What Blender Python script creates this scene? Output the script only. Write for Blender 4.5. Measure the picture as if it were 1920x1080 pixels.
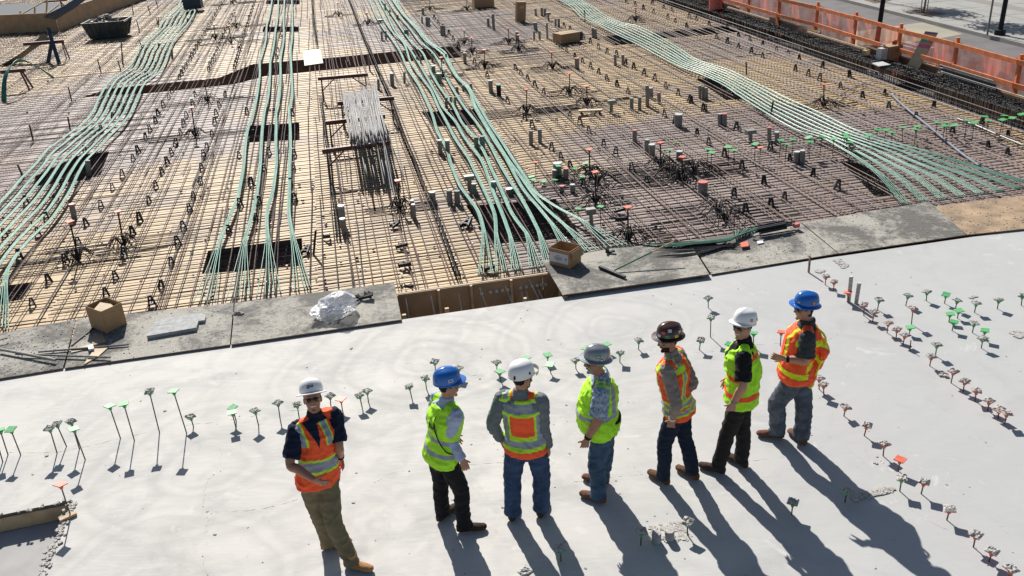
import bpy, bmesh, math, random
import numpy as np
from mathutils import Vector, Matrix, noise
from mathutils.geometry import tessellate_polygon
V = Vector
random.seed(7)
for o in list(bpy.data.objects): bpy.data.objects.remove(o)
SC = bpy.context.scene
COL = SC.collection
# ---------------------------------------------------------------- camera
CAM_H, FPX, PITCH, ROLL = 6.0, 1665.13, math.radians(25.415), math.radians(-3.579)
CP, SP = math.cos(PITCH), math.sin(PITCH)
FWD = V((0, CP, -SP)); _R0 = V((1, 0, 0)); _U0 = V((0, SP, CP))
RGT = _R0*math.cos(ROLL) + _U0*math.sin(ROLL)
UPV = -_R0*math.sin(ROLL) + _U0*math.cos(ROLL)
CAM = V((0, 0, CAM_H))
cd = bpy.data.cameras.new('camera'); cam = bpy.data.objects.new('camera', cd); COL.objects.link(cam)
cd.sensor_width = 36; cd.lens = FPX/1920*36; cd.clip_start = .1; cd.clip_end = 1200
cam.matrix_world = Matrix(((RGT.x, UPV.x, -FWD.x, 0), (RGT.y, UPV.y, -FWD.y, 0), (RGT.z, UPV.z, -FWD.z, CAM_H), (0, 0, 0, 1)))
SC.camera = cam
# ---------------------------------------------------------------- light
SUN_AZ, SUN_EL = math.radians(-15.3), math.radians(37)       # azimuth clockwise from +y
W = bpy.data.worlds.new('World'); SC.world = W; W.use_nodes = True
nt = W.node_tree; sky = nt.nodes.new('ShaderNodeTexSky'); sky.sky_type = 'NISHITA'; sky.sun_disc = False
sky.sun_elevation = SUN_EL; sky.sun_rotation = SUN_AZ
nt.links.new(sky.outputs[0], nt.nodes['Background'].inputs[0]); nt.nodes['Background'].inputs[1].default_value = .055
sd = V((math.sin(SUN_AZ)*math.cos(SUN_EL), math.cos(SUN_AZ)*math.cos(SUN_EL), math.sin(SUN_EL)))
ld = bpy.data.lights.new('sun', 'SUN'); ld.energy = 4.9; ld.angle = math.radians(.5); ld.color = (1, .955, .89)
lo = bpy.data.objects.new('sun', ld); COL.objects.link(lo); lo.rotation_euler = sd.to_track_quat('Z', 'Y').to_euler()
SC.view_settings.view_transform = 'Standard'; SC.view_settings.look = 'None'
SC.view_settings.exposure = .55; SC.view_settings.gamma = 1
# ---------------------------------------------------------------- helpers
def ray(px, py): return (RGT*((px-960)/FPX) - UPV*((py-540)/FPX) + FWD).normalized()
def at(px, py, z=0.0):
    r = ray(px, py); return CAM + r*((z-CAM_H)/r.z)
AZ = math.radians(-10.407)
TU = V((math.cos(AZ), -math.sin(AZ), 0)); LV = V((math.sin(AZ), math.cos(AZ), 0)); O0 = V((.62, 12.38, 0))
def uv(u, v, z=0): return O0 + TU*u + LV*v + V((0, 0, z))
def touv(p): d = p-O0; return d.x*TU.x+d.y*TU.y, d.x*LV.x+d.y*LV.y
def ordn(n):
    b = ['', 'first', 'second', 'third', 'fourth', 'fifth', 'sixth', 'seventh', 'eighth', 'ninth', 'tenth', 'eleventh', 'twelfth', 'thirteenth', 'fourteenth', 'fifteenth', 'sixteenth', 'seventeenth', 'eighteenth', 'nineteenth']
    if n < 20: return b[n]
    t = {2: 'twent', 3: 'thirt', 4: 'fort', 5: 'fift', 6: 'sixt', 7: 'sevent', 8: 'eight', 9: 'ninet'}
    if n < 100: return t[n//10]+'ieth' if n % 10 == 0 else t[n//10]+'y-'+b[n % 10]
    return 'hundred and '+ordn(n-100) if n > 100 else 'hundredth'
def tag(o, label=None, cat=None, group=None, kind=None):
    for k, v in (('label', label), ('category', cat), ('group', group), ('kind', kind)):
        if v: o[k] = v
    return o
def empty(name, loc, label, cat, group=None, rz=0):
    o = bpy.data.objects.new(name, None); COL.objects.link(o); o.location = loc; o.rotation_euler[2] = rz; o.empty_display_size = .1
    return tag(o, label, cat, group)
def dup(root, loc=None, rz=None, label=None, group=None, mats=None):
    r = root.copy(); COL.objects.link(r)
    if loc is not None: r.location = loc
    if rz is not None: r.rotation_euler[2] = rz
    if label: r['label'] = label
    if group: r['group'] = group
    for ch in list(root.children):
        c = ch.copy(); COL.objects.link(c); c.parent = r
        for g in ch.children:
            d = g.copy(); COL.objects.link(d); d.parent = c
    return r
class MB:
    def __init__(s): s.v = []; s.f = []; s.m = []
    def add(s, vs, fs, mi=0):
        n = len(s.v); s.v += [tuple(q) for q in vs]; s.f += [tuple(i+n for i in f) for f in fs]; s.m += [mi]*len(fs)
    def box(s, c, size, rz=0, mi=0, M=None, taper=1):
        x, y, z = (q/2 for q in size); vs = []
        for sz in (-1, 1):
            k = taper if sz < 0 else 1
            for a, b in ((-1, -1), (1, -1), (1, 1), (-1, 1)): vs.append(V((a*x*k, b*y*k, sz*z)))
        R = M if M else Matrix.Rotation(rz, 3, 'Z')
        s.add([R@q + V(c) for q in vs], [(0, 3, 2, 1), (4, 5, 6, 7), (0, 1, 5, 4), (1, 2, 6, 5), (2, 3, 7, 6), (3, 0, 4, 7)], mi)
    def beam(s, a, b, w, h, mi=0):
        a, b = V(a), V(b); d = b-a; L = d.length
        if L < 1e-5: return
        y = d/L; up = V((0, 0, 1)) if abs(y.z) < .95 else V((1, 0, 0)); x = y.cross(up).normalized(); z = x.cross(y)
        s.box((a+b)/2, (w, L, h), M=Matrix((x, y, z)).transposed(), mi=mi)
    def tube(s, pts, r, n=6, mi=0, cap=True):
        pts = [V(p) for p in pts]; m = len(pts); rs = r if isinstance(r, (list, tuple)) else [r]*m
        vs = []; prev = None
        for i, p in enumerate(pts):
            d = (pts[min(i+1, m-1)]-pts[max(i-1, 0)])
            if d.length < 1e-7: d = V((0, 0, 1))
            d.normalize()
            if prev is None:
                up = V((0, 0, 1)) if abs(d.z) < .9 else V((1, 0, 0)); x = d.cross(up).normalized()
            else:
                x = prev - d*prev.dot(d); x = x.normalized() if x.length > 1e-6 else d.orthogonal().normalized()
            prev = x; y = d.cross(x)
            for k in range(n):
                a = 2*math.pi*k/n; vs.append(p+(x*math.cos(a)+y*math.sin(a))*rs[i])
        fs = [(i*n+k, i*n+(k+1) % n, (i+1)*n+(k+1) % n, (i+1)*n+k) for i in range(m-1) for k in range(n)]
        if cap: fs += [tuple(range(n-1, -1, -1)), tuple((m-1)*n+k for k in range(n))]
        s.add(vs, fs, mi)
    def cyl(s, a, b, r, n=12, mi=0, r2=None): s.tube([a, b], [r, r if r2 is None else r2], n, mi)
    def prism(s, poly, z0, z1, mi=0, mt=None):
        n = len(poly); vs = [V((p[0], p[1], z0)) for p in poly]+[V((p[0], p[1], z1)) for p in poly]
        ar = sum(poly[i][0]*poly[(i+1) % n][1]-poly[(i+1) % n][0]*poly[i][1] for i in range(n))
        idx = list(range(n)) if ar > 0 else list(range(n-1, -1, -1))
        s.add(vs, [tuple(idx[::-1])]+[(idx[i], idx[(i+1) % n], idx[(i+1) % n]+n, idx[i]+n) for i in range(n)], mi)
        s.add([vs[i+n] for i in idx], [tuple(range(n))], mi if mt is None else mt)
    def poly_holes(s, outer, holes, z, mi=0):
        rings = [[V((p[0], p[1], 0)) for p in r] for r in [outer]+holes]
        tris = tessellate_polygon(rings); flat = [p for r in rings for p in r]
        vs = [V((p.x, p.y, z)) for p in flat]; fs = []
        for t in tris:
            a, b, c = (vs[i] for i in t)
            fs.append(tuple(t) if (b-a).cross(c-a).z > 0 else tuple(reversed(t)))
        s.add(vs, fs, mi)
    def build(s, name, mats, parent=None, smooth=False, loc=None):
        me = bpy.data.meshes.new(name); off = V(loc) if loc is not None else V((0, 0, 0))
        me.from_pydata([tuple(V(q)-off) for q in s.v] if loc is not None else s.v, [], s.f)
        for m in (mats if isinstance(mats, (list, tuple)) else [mats]): me.materials.append(m)
        me.polygons.foreach_set('material_index', s.m)
        if smooth: me.polygons.foreach_set('use_smooth', [True]*len(s.f))
        me.update(); o = bpy.data.objects.new(name, me); COL.objects.link(o)
        if loc is not None: o.location = off
        if parent: o.parent = parent
        return o
def smooth_path(pts, n=6):
    P = [V(p) for p in pts]; out = []
    for i in range(len(P)-1):
        a = P[max(i-1, 0)]; b = P[i]; c = P[i+1]; d = P[min(i+2, len(P)-1)]
        for k in range(n):
            t = k/n; out.append(.5*((2*b)+(c-a)*t+(2*a-5*b+4*c-d)*t*t+(3*b-a-3*c+d)*t**3))
    out.append(P[-1]); return out
# ---------------------------------------------------------------- materials
def newmat(name):
    m = bpy.data.materials.new(name); m.use_nodes = True; t = m.node_tree
    return m, t, t.nodes['Principled BSDF']
def N(t, typ, **kw):
    n = t.nodes.new(typ)
    for k, v in kw.items():
        if k.startswith('_'): setattr(n, k[1:], v)
        else: n.inputs[k.replace('__', ' ')].default_value = v
    return n
def mixc(t, fac, a, b, mode='MIX'):
    n = t.nodes.new('ShaderNodeMix'); n.data_type = 'RGBA'; n.blend_type = mode
    for i, q in ((0, fac), (6, a), (7, b)):
        if hasattr(q, 'links') or hasattr(q, 'is_linked'): t.links.new(q, n.inputs[i])
        else: n.inputs[i].default_value = q if i == 0 else (*q[:3], 1)
    return n.outputs[2]
def ramp(t, src, stops):
    n = t.nodes.new('ShaderNodeValToRGB'); t.links.new(src, n.inputs[0]); e = n.color_ramp.elements
    while len(e) < len(stops): e.new(.5)
    for q, (p, c) in zip(e, stops): q.position = p; q.color = (c, c, c, 1) if not isinstance(c, tuple) else (*c, 1)
    return n.outputs[0]
def coords(t, rz=0, scale=(1, 1, 1), kind='Object'):
    c = t.nodes.new('ShaderNodeTexCoord'); m = N(t, 'ShaderNodeMapping'); m.inputs['Rotation'].default_value = (0, 0, rz); m.inputs['Scale'].default_value = scale
    t.links.new(c.outputs[kind], m.inputs[0]); return m.outputs[0]
def nz(t, co, scale, detail=4, rough=.55, dist=0):
    n = N(t, 'ShaderNodeTexNoise', Scale=scale, Detail=detail, Roughness=rough, Distortion=dist); t.links.new(co, n.inputs['Vector']); return n.outputs[0]
def bump(t, b, src, strength=.3, dist=.01):
    n = N(t, 'ShaderNodeBump', Strength=strength, Distance=dist); t.links.new(src, n.inputs['Height']); t.links.new(n.outputs[0], b.inputs['Normal'])
def simple(name, col, rough=.6, metal=0, var=.25, scale=8, bp=0, spec=.5, bscale=None):
    m, t, b = newmat(name); co = coords(t); f = nz(t, co, scale)
    c = mixc(t, ramp(t, f, [(.3, 0), (.7, 1)]), tuple(q*(1-var) for q in col), tuple(min(1, q*(1+var)) for q in col))
    t.links.new(c, b.inputs['Base Color']); b.inputs['Roughness'].default_value = rough; b.inputs['Metallic'].default_value = metal
    b.inputs['Specular IOR Level'].default_value = spec
    if bp: bump(t, b, nz(t, co, bscale or scale*5), bp)
    return m
def m_slab():
    m, t, b = newmat('concrete_slab'); co = coords(t)
    big = nz(t, co, .22, 5, .6, .6); mid = nz(t, co, 1.3, 6, .6, 1.2); fine = nz(t, co, 60, 3); st = nz(t, coords(t, .3, (1.2, 9, 1)), 1.6, 4, .6, 2)
    c = mixc(t, ramp(t, big, [(.32, 0), (.68, 1)]), (.49, .475, .445), (.57, .552, .518))
    c = mixc(t, ramp(t, mid, [(.40, 0), (.60, .75)]), c, (.425, .42, .405))
    c = mixc(t, ramp(t, st, [(.45, 0), (.8, .5)]), c, (.62, .61, .58))
    # trowel arcs
    for (cx, cy, sc, st_) in ((-1.2, 10.4, .40, .30), (-3.6, 8.2, .36, .26), (1.4, 11.0, .5, .26), (3.6, 9.2, .33, .16), (-3.6, 6.3, .42, .24)):
        mp = N(t, 'ShaderNodeMapping'); mp.inputs['Location'].default_value = (-cx, -cy, 0); t.links.new(co, mp.inputs[0])
        w = N(t, 'ShaderNodeTexWave', Scale=sc, Distortion=9, Detail=4); w.wave_type = 'RINGS'; w.rings_direction = 'Z'; w.inputs['Detail Scale'].default_value = .6; t.links.new(mp.outputs[0], w.inputs[0])
        g = N(t, 'ShaderNodeVectorMath'); g.operation = 'LENGTH'; t.links.new(mp.outputs[0], g.inputs[0])
        fall = N(t, 'ShaderNodeMapRange'); fall.inputs[1].default_value = 3.6; fall.inputs[2].default_value = 1.2; t.links.new(g.outputs['Value'], fall.inputs[0])
        mul = N(t, 'ShaderNodeMath'); mul.operation = 'MULTIPLY'; t.links.new(ramp(t, w.outputs['Fac'], [(.35, 0), (.90, st_), (1, 0)]), mul.inputs[0]); t.links.new(fall.outputs[0], mul.inputs[1])
        c = mixc(t, mul.outputs[0], c, (.30, .30, .295))
    # thin lap lines
    vo = N(t, 'ShaderNodeTexVoronoi', Scale=.22); vo.feature = 'DISTANCE_TO_EDGE'
    wv = N(t, 'ShaderNodeVectorMath'); wv.operation = 'ADD'; sc_ = N(t, 'ShaderNodeVectorMath'); sc_.operation = 'SCALE'; sc_.inputs[3].default_value = 1.1
    nn = N(t, 'ShaderNodeTexNoise', Scale=.9, Detail=5); t.links.new(co, nn.inputs[0]); t.links.new(nn.outputs['Color'], sc_.inputs[0]); t.links.new(co, wv.inputs[0]); t.links.new(sc_.outputs[0], wv.inputs[1]); t.links.new(wv.outputs[0], vo.inputs[0])
    lm = N(t, 'ShaderNodeMath'); lm.operation = 'MULTIPLY'; t.links.new(ramp(t, vo.outputs['Distance'], [(0, .28), (.010, .06), (.04, 0)]), lm.inputs[0]); t.links.new(ramp(t, mid, [(.48, 0), (.62, 1)]), lm.inputs[1])
    c = mixc(t, lm.outputs[0], c, (.25, .25, .24))
    spk = nz(t, co, 9, 2, .9); c = mixc(t, ramp(t, spk, [(.74, 0), (.78, .6)]), c, (.2, .19, .18))
    # right hand side greyer
    sx = N(t, 'ShaderNodeSeparateXYZ'); t.links.new(co, sx.inputs[0]); gr = N(t, 'ShaderNodeMapRange'); gr.inputs[1].default_value = -.5; gr.inputs[2].default_value = 4; gr.inputs[4].default_value = .75; t.links.new(sx.outputs[0], gr.inputs[0])
    c = mixc(t, gr.outputs[0], c, (.385, .395, .398))
    for (sc2, lo, hi, colr, amt) in ((.55, .56, .70, (.33, .325, .31), .5), (3.1, .64, .72, (.30, .29, .27), .35), (1.7, .62, .74, (.68, .67, .63), .5)):
        q = nz(t, co, sc2, 7, .62, 1.4); c = mixc(t, ramp(t, q, [(lo, 0), (hi, amt)]), c, colr)
    t.links.new(c, b.inputs['Base Color'])
    b.inputs['Roughness'].default_value = .78; b.inputs['Specular IOR Level'].default_value = .25
    ad = N(t, 'ShaderNodeMath'); ad.operation = 'ADD'; t.links.new(fine, ad.inputs[0]); t.links.new(mid, ad.inputs[1]); bump(t, b, ad.outputs[0], .12, .01)
    return m
def m_ply():
    m, t, b = newmat('plywood_deck'); co = coords(t, -AZ*-1)
    br = N(t, 'ShaderNodeTexBrick', Scale=1.0); br.offset = .5; br.inputs['Color1'].default_value = (0, 0, 0, 1); br.inputs['Color2'].default_value = (1, 1, 1, 1); br.inputs['Mortar'].default_value = (.5, .5, .5, 1)
    br.inputs['Mortar Size'].default_value = .006; br.inputs['Brick Width'].default_value = 2.44; br.inputs['Row Height'].default_value = 1.22; t.links.new(co, br.inputs['Vector'])
    gr = nz(t, coords(t, AZ, (.6, 14, 1)), 3, 5, .6, .4); big = nz(t, co, .16, 4, .6, .5)
    tan = mixc(t, ramp(t, gr, [(.3, 0), (.7, 1)]), (.46, .32, .16), (.57, .415, .23))
    lil = mixc(t, ramp(t, gr, [(.3, 0), (.7, 1)]), (.275, .212, .188), (.35, .28, .25))
    ad = N(t, 'ShaderNodeMath'); ad.operation = 'MULTIPLY_ADD'; ad.inputs[1].default_value = .16; t.links.new(br.outputs['Color'], ad.inputs[0]); t.links.new(big, ad.inputs[2])
    last = ad.outputs[0]
    geo = t.nodes.new('ShaderNodeNewGeometry')
    for (x, y, r, s) in ((-14, 26, 9, .35), (6.5, 17.5, 7, .46), (3, 15, 4, .4), (-2, 40, 7, .3), (14, 34, 8, .25), (9, 22, 4, .15)):
        d = N(t, 'ShaderNodeVectorMath'); d.operation = 'DISTANCE'; d.inputs[1].default_value = (x, y, -.3); t.links.new(geo.outputs['Position'], d.inputs[0])
        mr = N(t, 'ShaderNodeMapRange'); mr.inputs[1].default_value = r; mr.inputs[2].default_value = r*.45; mr.inputs[4].default_value = s; t.links.new(d.outputs['Value'], mr.inputs[0])
        a2 = N(t, 'ShaderNodeMath'); t.links.new(last, a2.inputs[0]); t.links.new(mr.outputs[0], a2.inputs[1]); last = a2.outputs[0]
    c = mixc(t, ramp(t, last, [(.62, 0), (.78, 1)]), tan, lil)
    c = mixc(t, br.outputs['Color'], c, mixc(t, 1.0, c, (.72, .72, .74), 'MULTIPLY'))
    c = mixc(t, br.outputs['Fac'], c, (.10, .075, .055))
    st = nz(t, co, 1.1, 6, .75); c = mixc(t, ramp(t, st, [(.50, 0), (.70, .7)]), c, (.22, .15, .10))
    pk = nz(t, co, 2.3, 3, .7, 1); c = mixc(t, ramp(t, pk, [(.70, 0), (.73, .5)]), c, (.55, .16, .17))
    t.links.new(c, b.inputs['Base Color']); b.inputs['Roughness'].default_value = .62; b.inputs['Specular IOR Level'].default_value = .3; bump(t, b, gr, .1)
    return m
def m_walk():
    m, t, b = newmat('dirty_walkway_ply'); co = coords(t)
    a = nz(t, co, .9, 6, .65, .6); f = nz(t, co, 14, 6, .75); g = nz(t, co, 45, 3, .7)
    c = mixc(t, ramp(t, g, [(.35, 0), (.65, 1)]), (.30, .285, .25), (.42, .40, .35))
    ml = N(t, 'ShaderNodeMath'); ml.operation = 'MULTIPLY_ADD'; ml.inputs[1].default_value = .45; t.links.new(f, ml.inputs[0]); t.links.new(a, ml.inputs[2])
    c = mixc(t, ramp(t, ml.outputs[0], [(.66, 0), (.80, 1)]), c, (.13, .125, .115))
    c = mixc(t, ramp(t, f, [(.62, 0), (.72, .8)]), c, (.06, .055, .05))
    t.links.new(c, b.inputs['Base Color']); b.inputs['Roughness'].default_value = .85; b.inputs['Specular IOR Level'].default_value = .2; bump(t, b, f, .5, .02)
    return m
M = {}
M['slab'] = m_slab(); M['slab_low'] = simple('lower_slab_concrete', (.36, .355, .345), .85, var=.16, scale=1.8, bp=.15); M['ply'] = m_ply(); M['walk'] = m_walk()
M['walk_brown'] = simple('dusty_brown_ply', (.30, .21, .13), .85, var=.4, scale=3, bp=.3)
M['slab_side'] = simple('slab_edge_concrete', (.16, .13, .10), .9, var=.4, scale=6, bp=.5)
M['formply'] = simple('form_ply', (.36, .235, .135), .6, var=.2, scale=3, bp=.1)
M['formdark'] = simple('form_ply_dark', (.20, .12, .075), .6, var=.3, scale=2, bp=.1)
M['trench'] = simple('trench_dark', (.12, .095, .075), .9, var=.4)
M['lumber'] = simple('lumber', (.52, .37, .21), .7, var=.25, scale=5, bp=.2)
M['board'] = simple('form_board', (.47, .36, .22), .7, var=.2, scale=4, bp=.2)
M['fence'] = simple('orange_timber', (.66, .19, .065), .7, var=.3, scale=6, bp=.25)
M['bar'] = simple('rebar_steel', (.085, .062, .058), .62, .2, var=.45, scale=9)
M['bar2'] = simple('rebar_rusty', (.15, .095, .075), .7, .2, var=.4, scale=9)
M['bargrey'] = simple('rebar_bright', (.15, .15, .155), .6, .2, var=.35, scale=20)
M['black'] = simple('black_steel', (.02, .02, .022), .75, 0, var=.4, spec=.25)
M['plastic'] = simple('black_plastic', (.02, .021, .026), .6, var=.3, spec=.3)
M['redbeam'] = simple('oxide_red_beam', (.095, .035, .028), .6, var=.35, scale=12, bp=.2)
M['galv'] = simple('galvanised_sleeve', (.23, .23, .215), .5, .35, var=.3, scale=25)
M['galvg'] = simple('green_tinted_sleeve', (.17, .27, .22), .5, .2, var=.3, scale=25)
M['tapew'] = simple('white_tape', (.55, .56, .55), .4, var=.1)
M['redtape'] = simple('red_tape', (.55, .13, .11), .5, var=.2)
M['teal'] = simple('teal_plastic', (.02, .25, .26), .4, var=.2)
M['green'] = simple('green_cap', (.06, .33, .10), .5, var=.35, scale=40)
M['orange'] = simple('orange_cap', (.62, .12, .06), .55, var=.3, scale=40)
M['crust'] = simple('mortar_crust', (.40, .38, .355), .95, var=.55, scale=60, bp=.6, bscale=90)
M['cable'] = simple('green_sheath', (.05, .235, .168), .40, var=.38, scale=5, spec=.4)
M['strand'] = simple('pale_green_strand', (.24, .48, .36), .30, .1, var=.25, scale=3, spec=.7)
M['dgreen'] = simple('dark_green_sheath', (.015, .16, .09), .4, var=.3)
M['card'] = simple('cardboard', (.36, .225, .115), .8, var=.12, scale=4)
M['cardin'] = simple('cardboard_inside', (.25, .15, .075), .85, var=.12)
M['paper'] = simple('paper_label', (.62, .63, .66), .7, var=.08)
M['ink'] = simple('print_ink', (.12, .12, .14), .7, var=.1)
M['greyboard'] = simple('grey_board', (.34, .345, .34), .85, var=.25, scale=12, bp=.4)
M['asphalt'] = simple('asphalt', (.125, .118, .118), .9, var=.18, scale=1.2, bp=.2)
M['walkc'] = simple('pavement_concrete', (.29, .285, .265), .9, var=.12, scale=1.5, bp=.1)
M['pband'] = simple('pavement_band', (.22, .205, .185), .9, var=.15)
M['apron'] = simple('driveway_concrete', (.30, .275, .21), .9, var=.12, scale=1.2)
M['soil'] = simple('tree_pit_mulch', (.13, .085, .065), .95, var=.5, scale=20, bp=.6)
M['darkflat'] = simple('dark_blue_grey', (.06, .07, .085), .9, var=.2)
M['white'] = simple('white_paint', (.62, .62, .62), .6, var=.1)
M['earth'] = simple('site_ground', (.22, .20, .18), .95, var=.3, scale=.4)
M['bark'] = simple('bark', (.20, .17, .14), .9, var=.4, bp=.5)
M['leaf'] = simple('leaf', (.06, .11, .04), .55, var=.5, scale=5)
M['binplastic'] = simple('dark_bin', (.045, .055, .06), .5, var=.4, scale=5)
M['debris'] = simple('debris', (.32, .29, .26), .9, var=.6, scale=12, bp=.6)
M['blue'] = simple('dark_blue_steel', (.03, .045, .075), .45, .2, var=.3)
M['bristle'] = simple('broom_bristle', (.06, .045, .04), .9, var=.4)
M['yellow'] = simple('yellow_paint', (.6, .5, .05), .5, var=.1)
for nm, c in (('purple', (.30, .12, .33)), ('pink', (.55, .12, .22)), ('aqua', (.08, .42, .32)), ('sky', (.12, .33, .5)), ('peach', (.62, .30, .18))): M[nm] = simple('paint_'+nm, c, .6, var=.1)
def m_net():
    m, t, b = newmat('orange_net'); b.inputs['Base Color'].default_value = (.85, .15, .055, 1); b.inputs['Roughness'].default_value = .6
    co = coords(t); f = nz(t, co, 3, 3)
    tr = t.nodes.new('ShaderNodeBsdfTransparent'); mx = t.nodes.new('ShaderNodeMixShader'); t.links.new(ramp(t, f, [(.3, .42), (.7, .74)]), mx.inputs[0]); t.links.new(tr.outputs[0], mx.inputs[1]); t.links.new(b.outputs[0], mx.inputs[2])
    t.links.new(mx.outputs[0], t.nodes['Material Output'].inputs[0]); return m
M['net'] = m_net()
def m_bag():
    m, t, b = newmat('clear_plastic_bag'); co = coords(t); b.inputs['Base Color'].default_value = (.86, .87, .90, 1); b.inputs['Roughness'].default_value = .18
    bump(t, b, nz(t, co, 5, 3, .5, 2.5), .5, .04)
    b.inputs['Alpha'].default_value = .5; return m
M['bag'] = m_bag()
# ---------------------------------------------------------------- projection helpers
def proj(p):
    d = V(p)-CAM; w = d.dot(FWD)
    if w < .1: return (-9999, -9999)
    return 960+FPX*d.dot(RGT)/w, 540-FPX*d.dot(UPV)/w
def inview(p, m=60):
    x, y = proj(p); return -m < x < 1920+m and -m < y < 1080+m
def above(base, px, py):          # point seen at px,py on the upright plane facing us through base
    n = V((base.x, base.y, 0)).normalized(); r = ray(px, py); return CAM + r*((base-CAM).dot(n)/r.dot(n))
ZD = -.30
def y0(x): return 12.08+.1834*x
EV0, EV1 = -.17, .74
def edge(x): return V((x, y0(x), 0))
# ---------------------------------------------------------------- setting
g = MB(); g.add([(-400, -300, -1.6), (400, -300, -1.6), (400, 700, -1.6), (-400, 700, -1.6)], [(0, 1, 2, 3)]); tag(g.build('ground', M['earth']), kind='structure')
A = at(137, 938); B = at(0, 966); C = at(78, 1080); dB = (B-A).normalized(); dC = (C-A).normalized()
hc = [A+dB*25, A, A+dC*9]
wob = []
for i in range(1, 60):
    q = hc[0].lerp(A, i/60) if i < 60 else A
outer = [(-30, y0(-30)), (-30, hc[0].y)]
pts = []
for i in range(70):
    t = i/70; p = hc[0].lerp(A, t); pts.append((p.x, p.y+random.uniform(-.012, .012)))
pts.append((A.x, A.y))
for i in range(1, 60):
    p = A.lerp(hc[2], i/60); pts.append((p.x+random.uniform(-.015, .015), p.y))
slab_poly = [(-30, y0(-30))]+pts+[(hc[2].x, -8), (30, -8), (30, y0(30))]
s = MB(); n = len(slab_poly); ring = [V((*p, 0)) for p in slab_poly]
s.poly_holes(slab_poly, [], 0.0)
for i in range(n):
    a, b = ring[i], ring[(i+1) % n]; s.add([a, b, b-V((0, 0, .7)), a-V((0, 0, .7))], [(0, 1, 2, 3)], 1)
tag(s.build('concrete_slab', [M['slab'], M['slab_side']]), kind='structure')
s = MB(); s.add([(-30, -8, -.17), (A.x+.5, -8, -.17), (A.x+.5, A.y+.5, -.17), (-30, A.y+.5, -.17)], [(0, 1, 2, 3)]); s.v = [(x, y, -.215) for x, y, z in s.v]; tag(s.build('lower_slab', M['slab_low']), kind='structure')
# timber edge strip and crumbs at the slab step
s = MB()
s.beam(A+V((-.01, -.012, -.12)), A.lerp(hc[0], .36)+V((0, -.012, -.12)), .02, .17)
tag(s.build('step_edge_board', M['lumber']), 'weathered timber strip facing the step at the lower left of the slab', 'edge board')
s = MB()
for i in range(420):
    t = random.random(); p = (A.lerp(hc[2], t*.24) if i % 2 else A.lerp(hc[0], t*.36)) + V((random.gauss(0, .028), random.gauss(0, .022), 0)); r = random.uniform(.006, .022)
    s.box(p+V((0, 0, r*.3)), (r*2, r*1.4, r), random.random()*3)
tag(s.build('crumbs', M['crust']), 'broken mortar crumbs along the step in the slab', 'crumbs', kind='stuff')
# trench between slab and deck
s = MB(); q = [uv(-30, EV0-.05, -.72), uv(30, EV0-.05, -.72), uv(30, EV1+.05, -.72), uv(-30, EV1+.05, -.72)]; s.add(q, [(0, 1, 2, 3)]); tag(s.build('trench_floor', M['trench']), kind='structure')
# form panels
for i, (ua, ub) in enumerate(((-12, -2.42), (-2.42, .02), (.02, 2.46), (2.46, 16))):
    s = MB(); s.beam(uv(ua+.003, EV1, -.37), uv(ub-.003, EV1, -.37), .02, .70, 0); s.beam(uv(ua+.003, EV1+.028, -.032), uv(ub-.003, EV1+.028, -.032), .035, .04, 1)
    lb = ('brown ply form panel under the left walkway boards', 'brown ply form panel in the open trench, left sheet', 'brown ply form panel in the open trench with round cable anchors', 'brown ply form panel under the right walkway boards')[i]
    root = s.build('pour_formwork', [M['formply'], M['board']]); tag(root, lb, 'formwork', 'form panels along the pour edge')
    if i in (1, 2):
        for (px, py) in ((742, 548), (822, 541), (882, 531), (957, 521)):
            p = at(px, py+4, -.05); u, v = touv(p)
            if ua < u <= ub:
                k = MB(); k.beam(uv(u, EV1-.035, -.02), uv(u, EV1-.06, -.62), .06, .04); k.build('cleat', M['lumber'], root)
        xs = [(900, 546), (917, 545), (929, 544), (940, 542), (950, 541)] if i == 1 else [(973, 536), (984, 535), (995, 534), (1004, 532), (1012, 531), (1020, 530)]
        for (px, py) in xs:
            p = at(px, py, -.22); u, v = touv(p); k = MB(); k.cyl(uv(u, EV1-.012, -.19), uv(u, EV1-.035, -.19), .028, 12); k.build('anchor', M['tapew'], root)
for i, (px, py) in enumerate(((758, 597), (838, 585), (984, 566), (1052, 552))):
    p = at(px, py-4, -.12); k = MB(); k.box(p+V((0, 0, -.12)), (.06, .05, .30), .2); o = k.build('wood_block', M['lumber']); tag(o, '%s short pale timber block standing against the slab edge in the trench' % ordn(i+1), 'timber block', 'timber blocks in the trench')
for i, (a, b) in enumerate((((761, 560), (768, 598)), ((808, 554), (817, 592)), ((860, 552), (868, 583)), ((899, 539), (917, 576)), ((947, 535), (965, 568)), ((992, 524), (1016, 561)), ((1009, 543), (1025, 560)), ((978, 547), (984, 564)), ((987, 546), (994, 563)))):
    p = at(b[0], b[1]+3, -.10); r = V((0, 1, 0)); top = above(p+V((0, .18, 0)), *a)
    k = MB(); k.tube([p+V((0, 0, -.1)), top], .009, 6); tag(k.build('dowel', M['greyboard']), '%s pale steel dowel leaning in the open trench, counted from the left' % ordn(i+1), 'dowel', 'dowels in the trench')
for i in range(9):
    u = -1.0+i*.24+random.uniform(-.05, .05); a = uv(u+.25, EV1-.03, -.19); b = uv(u-.35, .12, -.45+random.uniform(0, .1)); m_ = a.lerp(b, .5)+V((.05, -.02, -.08))
    k = MB(); k.tube(smooth_path([a, m_, b], 5), .006, 5); tag(k.build('strand_tail', M['greyboard']), 'bare bent strand tail number %s from the left in the open trench' % ordn(i+1), 'strand tail', 'strand tails curling in the trench')
k = MB(); p = at(868, 566, -.45); k.cyl(p+V((0, -.12, -.05)), p+V((-.02, .2, .1)), .055, 16); tag(k.build('pipe', M['galvg']), 'short grey green pipe lying in the open trench', 'pipe')
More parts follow.
